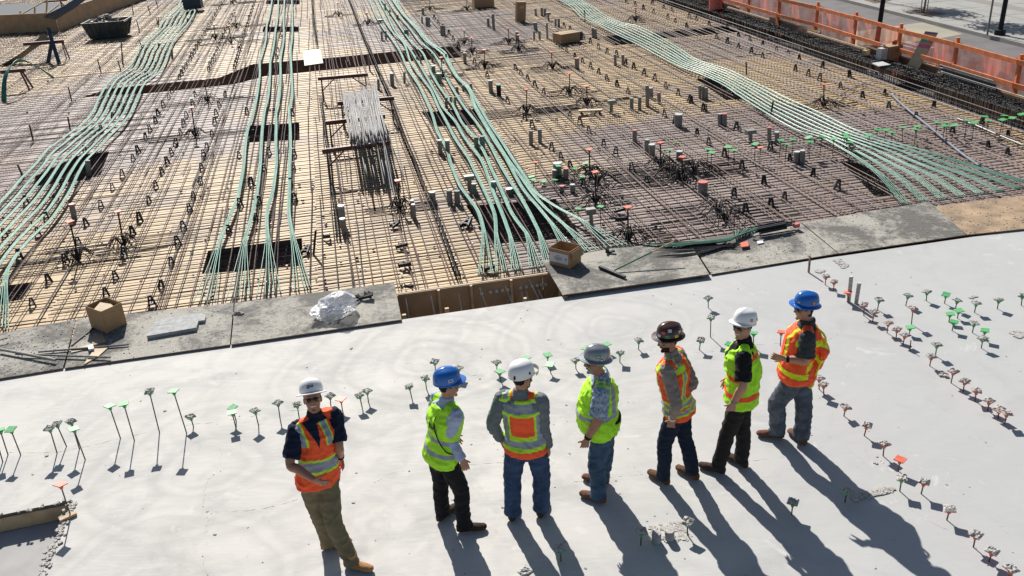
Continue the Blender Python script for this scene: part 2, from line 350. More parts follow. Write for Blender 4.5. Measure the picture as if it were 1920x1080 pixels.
# deck with pockets
DECK_FAR, UL, UR = 62, -46, 12.78
P_TR = [(155, 182), (205, 166), (280, 160), (410, 146), (475, 120), (640, 107), (760, 94), (862, 86), (866, 108), (760, 116), (640, 129), (500, 142), (440, 158), (300, 173)]
pockets = [P_TR, [(463, 236), (561, 230), (562, 262), (458, 268)], [(390, 470), (566, 446), (569, 498), (378, 514)],
    [(66, 330), (150, 290), (205, 284), (188, 328), (158, 338), (62, 350)], [(-60, 545), (66, 528), (40, 562), (-60, 580)],
    [(790, 210), (892, 204), (908, 234), (812, 238)], [(874, 386), (1042, 373), (1092, 445), (922, 458)],
    [(1128, 69), (1188, 63), (1216, 80), (1150, 85)], [(1222, 62), (1375, 47), (1388, 60), (1230, 73)],
    [(1304, 148), (1345, 148), (1402, 186), (1362, 188)], [(1573, 300), (1642, 312), (1694, 366), (1640, 368)],
    [(494, 50), (560, 50), (560, 60), (492, 60)], [(500, 0), (562, 0), (562, 8), (498, 8)]]
outer = [uv(UL, EV1+.01), uv(UR, EV1+.01), uv(UR, DECK_FAR), uv(UL, DECK_FAR)]
wp = [[at(*p, ZD) for p in pk] for pk in pockets]
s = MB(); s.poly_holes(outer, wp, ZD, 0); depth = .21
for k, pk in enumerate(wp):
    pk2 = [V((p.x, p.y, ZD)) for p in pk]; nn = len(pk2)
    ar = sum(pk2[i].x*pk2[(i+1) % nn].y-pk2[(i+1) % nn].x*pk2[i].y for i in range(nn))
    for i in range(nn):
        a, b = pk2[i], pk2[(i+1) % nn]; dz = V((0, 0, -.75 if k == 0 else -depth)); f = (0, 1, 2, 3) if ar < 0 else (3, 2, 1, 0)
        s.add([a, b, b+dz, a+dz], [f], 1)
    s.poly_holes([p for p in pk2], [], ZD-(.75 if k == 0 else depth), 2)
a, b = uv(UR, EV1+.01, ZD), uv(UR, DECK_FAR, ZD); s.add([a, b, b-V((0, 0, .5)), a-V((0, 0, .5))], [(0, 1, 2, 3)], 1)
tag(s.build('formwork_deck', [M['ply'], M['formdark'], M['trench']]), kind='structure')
# bars standing in pockets
def in_poly(p, poly):
    c = False; j = len(poly)-1
    for i in range(len(poly)):
        if (poly[i].y > p.y) != (poly[j].y > p.y) and p.x < (poly[j].x-poly[i].x)*(p.y-poly[i].y)/(poly[j].y-poly[i].y)+poly[i].x: c = not c
        j = i
    return c
for k, pk in enumerate(wp):
    if k in (0,): continue
    s = MB(); us = [touv(p) for p in pk]; u0, u1 = min(a for a, _ in us), max(a for a, _ in us); v0_, v1_ = min(b for _, b in us), max(b for _, b in us)
    z = ZD-.11; st = max(.09, (v1_-v0_)/26)
    v = v0_
    while v < v1_:
        run = [u for u in np.arange(u0, u1, .12) if in_poly(uv(u, v), pk)]
        if len(run) > 1:
            for zz in (z, z+.09): s.tube([uv(run[0], v, zz), uv(run[-1], v+random.uniform(-.03, .03), zz)], .01, 4)
            if random.random() < .5: s.tube([uv(random.choice(run), v, z-.1), uv(random.choice(run), v+.1, ZD+.12)], .008, 4)
        v += st
    u = u0
    while u < u1:
        run = [v for v in np.arange(v0_, v1_, .12) if in_poly(uv(u, v), pk)]
        if len(run) > 1: s.tube([uv(u, run[0], z+.02), uv(u+random.uniform(-.04, .04), run[-1], z+.02)], .01, 4)
        u += .13
    where = ['', 'under the four middle green cable ribbons', 'where the four middle cable ribbons fan out', 'under the left cable run', 'at the left edge beside the walkway', 'under the centre cable run beside the pipe sleeves', 'where the centre cable run fans out', 'beside the upper right cable run', 'across the deck at the upper right', 'below the right cable run beside three sleeves', 'where the right cable run fans out', 'far up under the middle ribbons', 'farthest up under the middle ribbons'][k]
    tag(s.build('pocket_cage', M['bar']), 'dark bar cage in the pocket '+where, 'bar cage', 'cages in the deck pockets')
# ---------------------------------------------------------------- rebar mats
def spacing(mi, v):
    if mi == 2: return .165 if v < 9 else (.22 if v < 18 else .40)
    if mi == 1: return .21 if v < 8 else (.30 if v < 20 else .42)
    if mi == 0: return .26 if v < 16 else (.31 if v < 28 else .42)
    return .165 if v < 7 else (.21 if v < 20 else .27)
MATS = [(-44, -8.0, 'left bay of the deck under the long green cable run'), (-8.0, -3.6, 'bay beneath the four middle green ribbons'), (-3.6, 1.2, 'centre bay around the red sawhorses, bars set very close'), (1.2, 6.4, 'bay between the centre cables and the right cables'), (6.4, 12.7, 'right hand bay along the black edge cage')]
for mi, (ua, ub, where) in enumerate(MATS):
    root = empty('rebar_mat', uv(max(ua, -12) if ua < -20 else ua, 1.0, ZD), 'tied rebar mat over the '+where, 'rebar mat', 'rebar mats on the deck')
    bars = []; v = EV1+.12; i = 0
    while v < 56:
        us = [u for u in np.arange(ua, ub+.01, .35) if inview(uv(u, v, ZD))]
        if us:
            lo_, hi_ = max(ua, us[0]-.3), min(ub, us[-1]+.3); mb = []
            nseg = max(2, int((hi_-lo_)/1.1)); dv0 = random.uniform(-.035, .035); tilt = random.uniform(-.006, .006)
            pts = [uv(lo_+(hi_-lo_)*k/nseg, max(EV1+.04, v+dv0+tilt*(lo_+(hi_-lo_)*k/nseg-(ua+ub)/2)+random.uniform(-.012, .012)), ZD+.030+random.uniform(-.002, .008)) for k in range(nseg+1)]
            bars.append(('cross_bar', pts, v, 1 if random.random() < .3 else 0))
        v += spacing(mi, v)*random.uniform(.82, 1.18); i += 1
    u = ua+.15; lb = []
    while u < ub:
        reps = [0]
        if random.random() < .45: reps.append(random.uniform(.04, .07))
        for r in reps:
            vs = [v for v in np.arange(EV1+.06, 56, .8) if inview(uv(u, v, ZD))]
            if not vs: continue
            v_a, v_b = (EV1+.06 if vs[0] < 2 else vs[0]), vs[-1]+.5
            cuts = [v_a]
            while cuts[-1] < v_b: cuts.append(min(v_b, cuts[-1]+random.uniform(5, 11)))
            off = 0
            for a_, b_ in zip(cuts[:-1], cuts[1:]):
                if b_-a_ < .6 or (r and random.random() < .35): continue
                nseg = max(2, int((b_-a_)/1.5)); w0 = random.uniform(-.04, .04); dr = random.uniform(-.012, .012)
                lb.append(('long_bar', [uv(u+r+w0+dr*(b_-a_)*k/nseg+random.uniform(-.014, .014), max(EV1+.04, a_-(.35 if a_ > v_a else 0)+(b_-a_+.35)*k/nseg), ZD+.048+random.uniform(0, .008)) for k in range(nseg+1)], a_, 1 if random.random() < .5 else 0))
        u += random.choice((.08, .14, .20, .26)) if mi == 2 else random.choice((.10, .15, .22, .28, .34))
    for kind, lst in (('cross_bar', bars), ('long_bar', lb)):
        lst.sort(key=lambda q: q[2])
        for q in lst[:100]:
            k = MB(); k.tube(q[1], .0095, 4); k.build(kind, M['bar2'] if q[3] else M['bar'], root).parent = root
        k = MB()
        for q in lst[100:]: k.tube(q[1], .0112, 4, mi=q[3])
        if k.f: tag(k.build(kind+'s', [M['bar'], M['bar2']], root), kind='stuff')
    for ch in root.children: ch.matrix_parent_inverse = Matrix.Translation(-root.location)
# spacer bits and litter on the deck
def clutter(n, fn, name, mat, label, cat, r):
    k = MB()
    for _ in range(n):
        p = fn(); a = random.uniform(r*.5, r); k.box(p+V((0, 0, a*.4)), (a, a*random.uniform(.5, 1), a*.7), random.random()*3)
    tag(k.build(name, mat), label, cat, kind='stuff')
def rdeck(x0=0, x1=1920, ya=0, yb=560):
    while True:
        p = at(random.uniform(x0, x1), ya+(yb-ya)*random.random()**.8, ZD+.02); u, v = touv(p)
        if v > EV1+.1 and u < UR-.2 and not any(in_poly(p, q) for q in wp): return p
clutter(330, rdeck, 'dark_spacers', M['plastic'], 'small dark bar spacers scattered over the deck', 'bar spacers', .055)
clutter(150, lambda: rdeck(560, 1500, 60, 520), 'pale_spacers', M['tapew'], 'small pale spacer blocks scattered between the bars', 'spacer blocks', .05)
clutter(90, lambda: rdeck(1000, 1280, 200, 330), 'lime_spacers', simple('lime_spacer', (.32, .45, .16), .6), 'pale lime spacer rings right of the centre cables', 'spacer rings', .05)
clutter(60, lambda: rdeck(100, 700, 260, 600), 'red_bits', M['redtape'], 'small red tape scraps among the bars', 'tape scraps', .045)
# ---------------------------------------------------------------- walkway boards
BRD = [([(-40, 632), (142, 599), (118, 690), (-40, 716)], 'grey dirty walkway board at the far left with loose rods on it', 'walk', .012),
       ([(145, 598), (438, 568), (431, 646), (121, 690)], 'dark dirty walkway board under the open cardboard box and grey planks', 'walk', .014),
       ([(441, 568), (739, 530), (753, 599), (433, 646)], 'dark walkway board under the clear plastic bag', 'walk', .02),
       ([(1017, 489), (1140, 467), (1291, 452), (1330, 514), (1055, 553)], 'pale stained walkway board under the broom', 'walk', .05),
       ([(1293, 451), (1502, 419), (1571, 475), (1334, 514)], 'dirty walkway board under the black clip bundle', 'walk', .012),
       ([(1504, 418), (1742, 378), (1812, 440), (1573, 475)], 'walkway board covered in grey mortar spatter', 'walk', .014),
       ([(1745, 388), (1960, 362), (1960, 425), (1814, 440)], 'brown dusty walkway board at the far right', 'walk_brown', .012)]
for pl, lb, mt, z in BRD:
    P = [at(x, y, z+.018) for x, y in pl]; k = MB()
    k.prism([(p.x, p.y) for p in P], z, z+.019, 1, 0)
    if z > .04:
        k.beam(P[0]+V((.1, .04, -.045)), P[-1]+V((.05, -.02, -.045)), .05, .05, 1); k.beam(P[-3]+V((-.1, .02, -.045)), P[-2]+V((-.08, .0, -.045)), .05, .05, 1)
    tag(k.build('walkway_board', [M[mt], M['formdark']]), lb, 'walkway board', 'walkway boards along the pour edge')
# small grit on boards
k = MB()
for _ in range(1100):
    pl = random.choice(BRD)[0]; a, b = random.random(), random.random(); q = [at(x, y, .03) for x, y in pl]
    p = q[0].lerp(q[1], a).lerp(q[-1].lerp(q[-2], a), b); r = random.uniform(.004, .014); k.box(p+V((0, 0, .006)), (r*1.5, r, r), random.random()*3)
tag(k.build('grit', M['crust']), 'grit and mortar crumbs on the walkway boards', 'grit', kind='stuff')
# ---------------------------------------------------------------- tendons
def px3(ox, oy, s, pts): return [(ox+x/s, oy+y/s) for x, y in pts]
def tendon(path, ends, label, group, z=-.135, w=.015, nc=5, fan=0, zt=-.17, cr=.0083):
    P = []
    for i, (x, y) in enumerate(path): P.append(at(x, y, z))
    P = smooth_path(P, 5); m = len(P)
    # gentle drape
    for i, p in enumerate(P): p.z = z + .008*math.sin(i*.5+path[0][0]); 
    root = empty('tendon_bundle', P[-1], label, 'cable bundle', group)
    side = []
    for i in range(m):
        d = P[min(i+1, m-1)]-P[max(i-1, 0)]; side.append(V((-d.y, d.x, 0)).normalized())
    for k in range(nc):
        off = (k-(nc-1)/2)*w; q = []
        for i in range(m):
            f = 1
            if fan and i > m*.72: f = 1+fan*((i-m*.72)/(m*.28))**1.5
            o_ = off*f*(1+.12*math.sin(i*.35+k)); q.append(P[i]+side[i]*o_)
        if ends:
            e = at(*ends[min(k, len(ends)-1)], zt) if len(ends) > 1 else at(*ends[0], zt)+side[-1]*off*2
            a = q[-1]; t = (q[-1]-q[-3]).normalized(); L = (e-a).length
            q = q[:-1]+smooth_path([a, a.lerp(e, .22)+t*L*.05, a.lerp(e, .6)+t*L*.02, e], 4)
        mb = MB(); mb.tube([p-root.location for p in q], cr, 6); mb.build('cable', M['cable'], root, smooth=True)
def group_t(A_, B_, n, names, group, **kw):
    for i in range(n):
        t = i/(n-1); path = [(a[0]+(b[0]-a[0])*t+random.uniform(-.2, .2), a[1]+(b[1]-a[1])*t) for a, b in zip(A_, B_)]
        tendon(path, None, names % ordn(i+1), group, **kw)
LA = [(342, -8), (335, 8), (308, 33), (300, 50), (282, 67), (265, 83), (253, 108), (240, 128), (207, 150), (188, 180), (178, 202), (165, 222), (150, 237), (127, 252), (107, 267), (87, 283), (67, 307), (40, 335), (20, 358), (-30, 410), (-70, 450), (-110, 490)]
LB = [(374, -8), (368, 8), (365, 23), (353, 43), (330, 70), (320, 88), (313, 108), (297, 137), (273, 153), (259, 180), (250, 200), (240, 218), (225, 237), (205, 255), (185, 278), (160, 303), (145, 328), (132, 357), (100, 405), (67, 438), (33, 475), (14, 505)]
for i in range(7):
    t = i/6; path = [(a[0]+(b[0]-a[0])*t, a[1]+(b[1]-a[1])*t) for a, b in zip(LA, LB)]
    tendon(path, [(-12, 610), (-4, 614), (4, 618), (10, 621), (16, 622)] if i == 6 else None, 'green ribbon of cables, %s from the left in the left cable run' % ordn(i+1), 'green cable ribbons of the left run')
MID = [([(510, -6), (510, 0), (505, 30), (500, 50), (499, 72), (493, 93), (487, 113), (487, 142), (482, 180), (475, 210), (465, 242), (460, 273), (457, 310), (448, 360), (440, 383), (427, 415), (415, 443)], [(360, 573), (374, 571), (385, 571), (391, 570), (403, 568)], 'leftmost'),
 ([(522, -6), (521, 30), (517, 53), (514, 80), (510, 102), (507, 113), (506, 142), (503, 180), (497, 205), (492, 238), (490, 273), (488, 310), (482, 360), (475, 393), (466, 425), (461, 443)], [(423, 567), (438, 565), (448, 563), (458, 561), (468, 559)], 'second'),
 ([(534, -6), (532, 30), (532, 70), (529, 93), (526, 113), (526, 142), (524, 180), (518, 207), (518, 238), (517, 273), (518, 305), (515, 338), (511, 360), (502, 390), (500, 415), (502, 440)], [(481, 560), (497, 557), (506, 556), (515, 554), (527, 552)], 'third'),
 ([(547, -6), (548, 30), (548, 67), (545, 93), (546, 125), (548, 180), (542, 205), (544, 238), (545, 280), (543, 310), (542, 360), (542, 400), (547, 432)], [(553, 549), (560, 548), (572, 546), (578, 544), (584, 543)], 'rightmost')]
for p, e, nm in MID: tendon(p, e, nm+' of the four green cable ribbons between the left run and the sawhorses', 'four middle green cable ribbons')
CEN = [([(160, -15), (160, 0), (190, 80), (230, 150), (270, 200), (330, 290), (370, 380), (430, 470), (470, 550), (510, 640), (540, 740), (590, 830), (620, 930), (660, 1030), (700, 1090), (770, 1190), (800, 1290)], [(770, 1550), (778, 1552), (800, 1550), (845, 1548), (855, 1546)]),
 ([(185, -15), (230, 90), (280, 170), (350, 240), (390, 350), (440, 420), (500, 500), (540, 590), (590, 680), (640, 780), (710, 880), (760, 980), (815, 1090), (860, 1200), (870, 1310)], [(868, 1540), (880, 1538), (905, 1536), (920, 1534), (935, 1532)]),
 ([(205, -15), (260, 90), (300, 170), (360, 240), (420, 330), (480, 430), (530, 520), (570, 600), (640, 680), (690, 770), (770, 870), (810, 950), (855, 1080), (900, 1190), (950, 1330)], [(960, 1528), (975, 1526), (990, 1524), (1000, 1522), (1020, 1520)]),
 ([(220, -15), (270, 60), (330, 150), (390, 230), (460, 300), (500, 400), (560, 500), (620, 580), (680, 690), (740, 760), (800, 850), (850, 960), (905, 1080), (960, 1200), (1040, 1310)], [(1060, 1516), (1075, 1514), (1095, 1511), (1110, 1508), (1130, 1505)]),
 ([(255, -15), (300, 60), (370, 140), (430, 220), (510, 290), (560, 370), (610, 470), (690, 600), (770, 700), (830, 800), (880, 900), (940, 1000), (990, 1080), (1060, 1200), (1110, 1300)], [(1140, 1500), (1150, 1495), (1160, 1480), (1170, 1465), (1180, 1450)]),
 ([(280, -15), (330, 60), (400, 140), (460, 200), (530, 270), (600, 330), (640, 420), (720, 500), (740, 580), (800, 690), (860, 790), (920, 880), (980, 990), (1035, 1080), (1110, 1170), (1180, 1250)], [(1225, 1360), (1240, 1370), (1270, 1390), (1290, 1400), (1310, 1400)]),
 ([(292, -15), (337, 70), (412, 150), (470, 225), (560, 290), (598, 350), (646, 430), (712, 500), (752, 590), (815, 700), (875, 800), (935, 890), (1000, 980), (1070, 1080), (1150, 1170), (1260, 1270)], [(1380, 1420), (1400, 1425), (1420, 1425), (1455, 1420), (1470, 1415)]),
 ([(305, -15), (345, 70), (425, 150), (490, 230), (580, 290), (607, 350), (655, 430), (718, 490), (760, 570), (825, 680), (885, 770), (950, 870), (1020, 970), (1090, 1080), (1190, 1150), (1340, 1230)], [(1500, 1400), (1530, 1400), (1570, 1395), (1600, 1390), (1630, 1388)])]
for i, (p, e) in enumerate(CEN): tendon(px3(640, 0, 3, p), px3(640, 0, 3, e), 'green ribbon of cables, %s from the left in the centre cable run' % ordn(i+1), 'green cable ribbons of the centre run')
RA = [(1075, -12), (1090, 0), (1110, 10), (1128, 25), (1160, 40), (1193, 48), (1227, 63), (1257, 80), (1280, 95), (1305, 110), (1338, 122), (1372, 133), (1413, 153), (1447, 170), (1468, 180), (1530, 208), (1600, 242), (1672, 265), (1733, 283), (1800, 303), (1883, 330), (1950, 350)]
RB = [(1035, -12), (1050, 0), (1070, 12), (1093, 33), (1123, 47), (1152, 62), (1193, 82), (1227, 100), (1260, 117), (1280, 127), (1313, 138), (1352, 157), (1383, 177), (1422, 202), (1447, 218), (1493, 242), (1538, 257), (1577, 277), (1600, 290), (1637, 317), (1663, 340), (1700, 384)]
group_t(RA, RB, 8, 'green ribbon of cables, %s from the upper edge of the right cable run', 'green cable ribbons of the right run', fan=3.6, nc=5, w=.0095, cr=.0062)
# loose cables coiled over a sawhorse, far left
root = empty('cable_coil', at(30, 190, ZD), 'arched bundle of dark green cables hung over a low sawhorse at the left edge', 'cable bundle')
for k in range(9):
    b0 = at(3, 188+k*.5, ZD)+V((k*.02, 0, 0)); pk = at(50, 172, ZD); e0 = at(100, 150, ZD)
    P = [b0, b0.lerp(pk, .35)+V((0, 0, .75)), pk+V((0, 0, 1.05+.01*k)), pk.lerp(e0, .5)+V((0, 0, .75)), e0+V((0, .02*k, .05))]
    mb = MB(); mb.tube([p-root.location for p in smooth_path(P, 6)], .014, 6); mb.build('cable', M['dgreen'] if k % 3 else M['cable'], root, smooth=True)

# lap ridges left in the slab surface
k = MB()
for path in ([(-10, 848), (70, 848), (133, 843), (233, 820), (330, 800), (433, 787), (520, 772), (600, 765), (690, 752)], [(870, 705), (960, 695), (1060, 682), (1150, 668), (1240, 655), (1320, 660), (1430, 645), (1540, 640), (1580, 618)], [(560, 935), (480, 955), (400, 960), (390, 985), (380, 1020), (388, 1080)], [(410, 830), (415, 860), (400, 890), (387, 905), (380, 950)], [(1060, 905), (1170, 892), (1230, 886), (1330, 868), (1420, 862), (1520, 850)], [(1565, 640), (1640, 690), (1760, 760), (1850, 830)], [(1690, 900), (1670, 880), (1650, 862)], [(700, 905), (760, 880), (900, 870), (1000, 862)], [(1510, 790), (1600, 850), (1700, 950), (1810, 1010), (1850, 1060)]):
    P = smooth_path([at(*q) for q in path], 14); P = [p+V((random.uniform(-.012, .012), random.uniform(-.012, .012), -.0085)) for p in P]
    k.tube(P, [random.uniform(.008, .0125) for _ in P], 6)
tag(k.build('slab_lap_ridges', M['slab'], smooth=True), kind='structure')

k = MB()
for _ in range(190):
    p = at(random.uniform(-20, 1940), 500+600*random.random(), 0)
    if p.y > y0(p.x)-.1 or (p.x < A.x+.1 and p.y < A.y+.1): continue
    r = random.uniform(.003, .011)*(2 if random.random() < .06 else 1); k.box(p+V((0, 0, r*.2)), (r*2.2, r*1.5, r*.7), random.random()*3)
tag(k.build('mortar_specks', M['crust']), 'small mortar specks and chips scattered over the pale slab', 'mortar specks', kind='stuff')
# ---------------------------------------------------------------- capped bars on the slab
def capped_bar(base, top, cap, label, group, z0=0.0, r=.007, cs=.052, name='capped_bar'):
    """cap: G green, R orange, K mortar crusted (over green), O crusted over orange, B bare"""
    root = empty(name, base, label, 'capped bar', group); d = top-base
    k = MB(); k.tube([V((0, 0, -.02)), d], r, 6); k.build('bar', M['black'] if name != 'capped_bar' or z0 < -.1 else M['bar'], root)
    if cap == 'B': return root
    col = M['green'] if cap in 'GK' else M['orange']; ax = d.normalized(); rz = random.uniform(0, 1.57); tl = random.uniform(-.22, .22)
    R = ax.to_track_quat('Z', 'Y').to_matrix() @ Matrix.Rotation(rz, 3, 'Z') @ Matrix.Rotation(tl, 3, 'X')
    k = MB(); k.tube([d-ax*.055, d-ax*.012], [.017, .023], 8)
    for a in range(4):
        q = R @ V((math.cos(a*1.5708), math.sin(a*1.5708), 0)); k.beam(d-ax*.035+q*.012, d-ax*.006+q*.032, .004, .02)
    k.box(d, (cs*2, cs*2, .010), M=R); c = k.build('cap', col, root)
    if cap in 'KO':
        k = MB(); n = 7; h = cs*1.02
        vs = []; 
        for i in range(n+1):
            for j in range(n+1):
                e = (i in (0, n)) or (j in (0, n)); x, y = (i/n*2-1)*h*random.uniform(.93, 1.06), (j/n*2-1)*h*random.uniform(.93, 1.06)
                vs.append(d+R@V((x, y, .007+(0 if e else random.uniform(.002, .020)))))
        fs = [(i*(n+1)+j, (i+1)*(n+1)+j, (i+1)*(n+1)+j+1, i*(n+1)+j+1) for i in range(n) for j in range(n)]
        k.add(vs, fs); k.build('mortar_crust', M['crust'], c).parent = c
    return root
STUBS = [ # (row, [(basex,basey,topx,topy,cap)])
 ('the row of tall bars on the left of the slab', 'tall capped bars at the left', [(5, 866, -14, 800, 'G'), (15, 853, 0, 806, 'G'), (39, 853, 20, 805, 'G'), (107, 850, 93, 803, 'K'), (125, 837, 106, 795, 'K'), (149, 842, 133, 790, 'K'), (160, 862, 138, 804, 'G'), (226, 822, 205, 761, 'G'), (252, 826, 232, 757, 'G'), (299, 811, 280, 734, 'K'), (350, 812, 325, 733, 'G')]),
 ('the middle row running behind the workers', 'capped bars in the middle row', [(363, 800, 357, 781, 'K'), (442, 800, 435, 773, 'G'), (443, 790, 436, 764, 'G'), (485, 798, 478, 770, 'K'), (525, 785, 521, 755, 'K'), (560, 778, 557, 758, 'K'), (620, 761, 619, 742, 'K'), (642, 769, 639, 748, 'R'), (679, 763, 674, 741, 'K'), (691, 754, 688, 733, 'K'), (772, 745, 767, 724, 'K'), (800, 730, 797, 709, 'K'), (817, 700, 815, 678, 'K'), (861, 708, 860, 690, 'K'), (932, 698, 931, 679, 'K'), (939, 715, 937, 696, 'G'), (988, 688, 986, 671, 'G'), (1027, 680, 1027, 665, 'G'), (1033, 700, 1031, 683, 'G'), (1080, 692, 1079, 675, 'K'), (1099, 668, 1099, 653, 'G'), (1137, 660, 1137, 645, 'G'), (1162, 679, 1163, 661, 'K'), (1197, 655, 1198, 638, 'K')]),
 ('the short row between the dark helmet and the white helmet', 'capped bars beside the white helmet', [(1311, 656, 1314, 637, 'K'), (1332, 632, 1333, 595, 'K'), (1328, 577, 1328, 559, 'K'), (1365, 665, 1368, 645, 'G'), (1413, 650, 1413, 624, 'G'), (1463, 648, 1465, 622, 'R')]),
 ('the long slanting row at the right, counted from the walkway', 'capped bars in the long slanting row', [(1547, 534, 1549, 518, 'O'), (1563, 545, 1564, 528, 'O'), (1590, 568, 1590, 548, 'R'), (1620, 592, 1620, 571, 'O'), (1636, 604, 1639, 585, 'O'), (1663, 624, 1666, 605, 'O'), (1680, 636, 1682, 617, 'O'), (1693, 646, 1697, 628, 'O'), (1706, 656, 1708, 638, 'B'), (1743, 686, 1747, 668, 'O'), (1783, 718, 1788, 696, 'O'), (1806, 734, 1809, 714, 'O'), (1828, 752, 1831, 732, 'O'), (1852, 770, 1855, 751, 'O'), (1872, 785, 1873, 767, 'O'), (1884, 795, 1888, 774, 'O')]),
 ('the green cluster at the upper right of the slab', 'green capped bars in the upper right cluster', [(1645, 581, 1649, 562, 'K'), (1698, 573, 1703, 554, 'K'), (1737, 564, 1738, 547, 'K'), (1771, 569, 1774, 552, 'G'), (1791, 581, 1795, 563, 'K'), (1705, 627, 1707, 613, 'G'), (1709, 608, 1712, 578, 'O'), (1779, 604, 1782, 588, 'G'), (1795, 597, 1798, 582, 'G'), (1785, 620, 1789, 603, 'G'), (1827, 586, 1831, 568, 'K'), (1870, 579, 1873, 562, 'K'), (1915, 573, 1917, 554, 'K'), (1823, 624, 1827, 606, 'K'), (1845, 637, 1847, 619, 'G'), (1840, 653, 1843, 634, 'K'), (1754, 667, 1757, 646, 'K')]),
 ('the near slanting row at the lower right, counted from the top', 'capped bars in the near slanting row', [(1536, 730, 1536, 709, 'O'), (1545, 742, 1544, 721, 'O'), (1582, 780, 1586, 763, 'O'), (1620, 817, 1626, 797, 'O'), (1656, 855, 1658, 832, 'O'), (1684, 883, 1688, 861, 'R'), (1687, 921, 1691, 896, 'K'), (1727, 926, 1733, 903, 'O'), (1775, 975, 1781, 954, 'O'), (1825, 1026, 1830, 1002, 'O'), (1854, 1053, 1861, 1033, 'O'), (1889, 1086, 1896, 1066, 'O')]),
 ('the few standing among the workers shadows', 'capped bars among the shadows', [(1584, 942, 1588, 919, 'K'), (1484, 965, 1487, 941, 'K'), (1201, 1022, 1203, 996, 'K'), (1289, 1003, 1289, 978, 'K'), (1052, 1052, 1050, 1028, 'K'), (983, 1095, 985, 1073, 'K')]),
]
CN = {'G': 'clean green cap', 'R': 'bright orange cap', 'K': 'mortar crusted green cap', 'O': 'mortar crusted orange cap', 'B': 'bare uncapped top'}
SH = {0: 'in the tall bar row, left', 1: 'in the row behind the workers', 2: 'near the dark and white helmets', 3: 'in the long slanting right row', 4: 'in the upper right cluster', 5: 'in the near slanting row, lower right', 6: 'among the workers\' shadows'}
for ri, (row, grp, lst) in enumerate(STUBS):
    for i, (bx, by, tx, ty, c) in enumerate(lst):
        b = at(bx, by); t = above(b, tx, ty)
        capped_bar(b, t, c, 'bar with %s, %s %s' % (CN[c], ordn(i+1), SH[ri]), grp)
b = at(133, 969); capped_bar(b, above(b, 113, 908), 'R', 'bar with clean orange cap beside the step at the lower left', 'tall capped bars at the left')
k = MB(); k.beam(at(112, 976, .02), at(143, 962, .02), .05, .03); tag(k.build('wood_scrap', M['lumber']), 'splintered timber scrap at the foot of the orange capped bar', 'wood scrap')
b = at(1516, 511); t = above(b, 1519, 480); k = MB(); k.beam(b, t, .045, .02); tag(k.build('form_stake', M['bar2'], loc=b), 'rusty flat steel stake standing in the slab by the walkway edge', 'stake')
for i, (bx, by, tx, ty) in enumerate(((1591, 566, 1596, 519), (1605, 569, 1611, 531))):
    b = at(bx, by); t = above(b, tx, ty); root = empty('pipe_sleeve', b, ('left and taller', 'right and shorter')[i]+' of the two mortar splashed pipes standing in the slab', 'pipe', 'pair of pipes in the slab')
    k = MB(); k.cyl(V((0, 0, 0)), t-b, .029, 14); k.build('pipe', M['crust'], root, smooth=False); k = MB(); k.cyl(t-b, (t-b)*1.02, .026, 14); k.build('tape_cap', M['tapew'], root)
for i, (bx, by, tx, ty) in enumerate(((1231, 1016, 1231, 993), (1256, 1011, 1255, 989))):
    b = at(bx, by); t = above(b, tx, ty); root = empty('pipe_sleeve', b, ('left', 'right')[i]+' of the two squat taped pipe stubs in the front shadows', 'pipe', 'pair of squat pipe stubs')
    k = MB(); t = b+(t-b)*.72; k.cyl(V((0, 0, 0)), t-b, .046, 18); k.build('pipe', M['greyboard'], root); k = MB(); k.cyl(t-b, (t-b)*1.05, .044, 18); k.build('tape_cap', M['crust'], root)
def patch(poly, name, label, h=.012, dens=60):
    P = [at(x, y) for x, y in poly]; k = MB(); n = 0; x0, x1 = min(p.x for p in P), max(p.x for p in P); a0, a1 = min(p.y for p in P), max(p.y for p in P)
    while n < dens:
        p = V((random.uniform(x0, x1), random.uniform(a0, a1), 0))
        if in_poly(p, P): r = random.uniform(.012, .03); hh = h*random.uniform(.5, 1.3); k.box(p+V((0, 0, hh*.35)), (r*2, r*1.6, hh), random.random()*3); n += 1
    tag(k.build(name, M['crust']), label, 'mortar patch', kind='stuff')
patch([(1562, 488), (1574, 486), (1592, 499), (1580, 503)], 'mortar_patch', 'rough rectangular mortar patch in the slab by the walkway')
patch([(1594, 930), (1670, 912), (1680, 920), (1600, 940)], 'mortar_patch', 'line of chipped mortar lumps by the large shadow', dens=90)
patch([(1894, 622), (1916, 620), (1924, 632), (1902, 636)], 'mortar_patch', 'round rough mortar patch at the right edge', dens=50)
patch([(1529, 507), (1545, 506), (1546, 511), (1534, 512)], 'mortar_patch', 'small round mortar ring beside the steel stake', dens=25)
patch([(1760, 698), (1776, 702), (1778, 708), (1764, 706)], 'mortar_patch', 'dropped mortar lump in the long slanting row', .03, 12)
patch([(1816, 555), (1830, 554), (1832, 559), (1820, 560)], 'mortar_patch', 'small mortar crumbs in the green cluster', dens=16)
patch([(1218, 985), (1290, 980), (1292, 1012), (1222, 1020)], 'mortar_patch', 'crumbs round the squat pipe stubs', .008, 70)
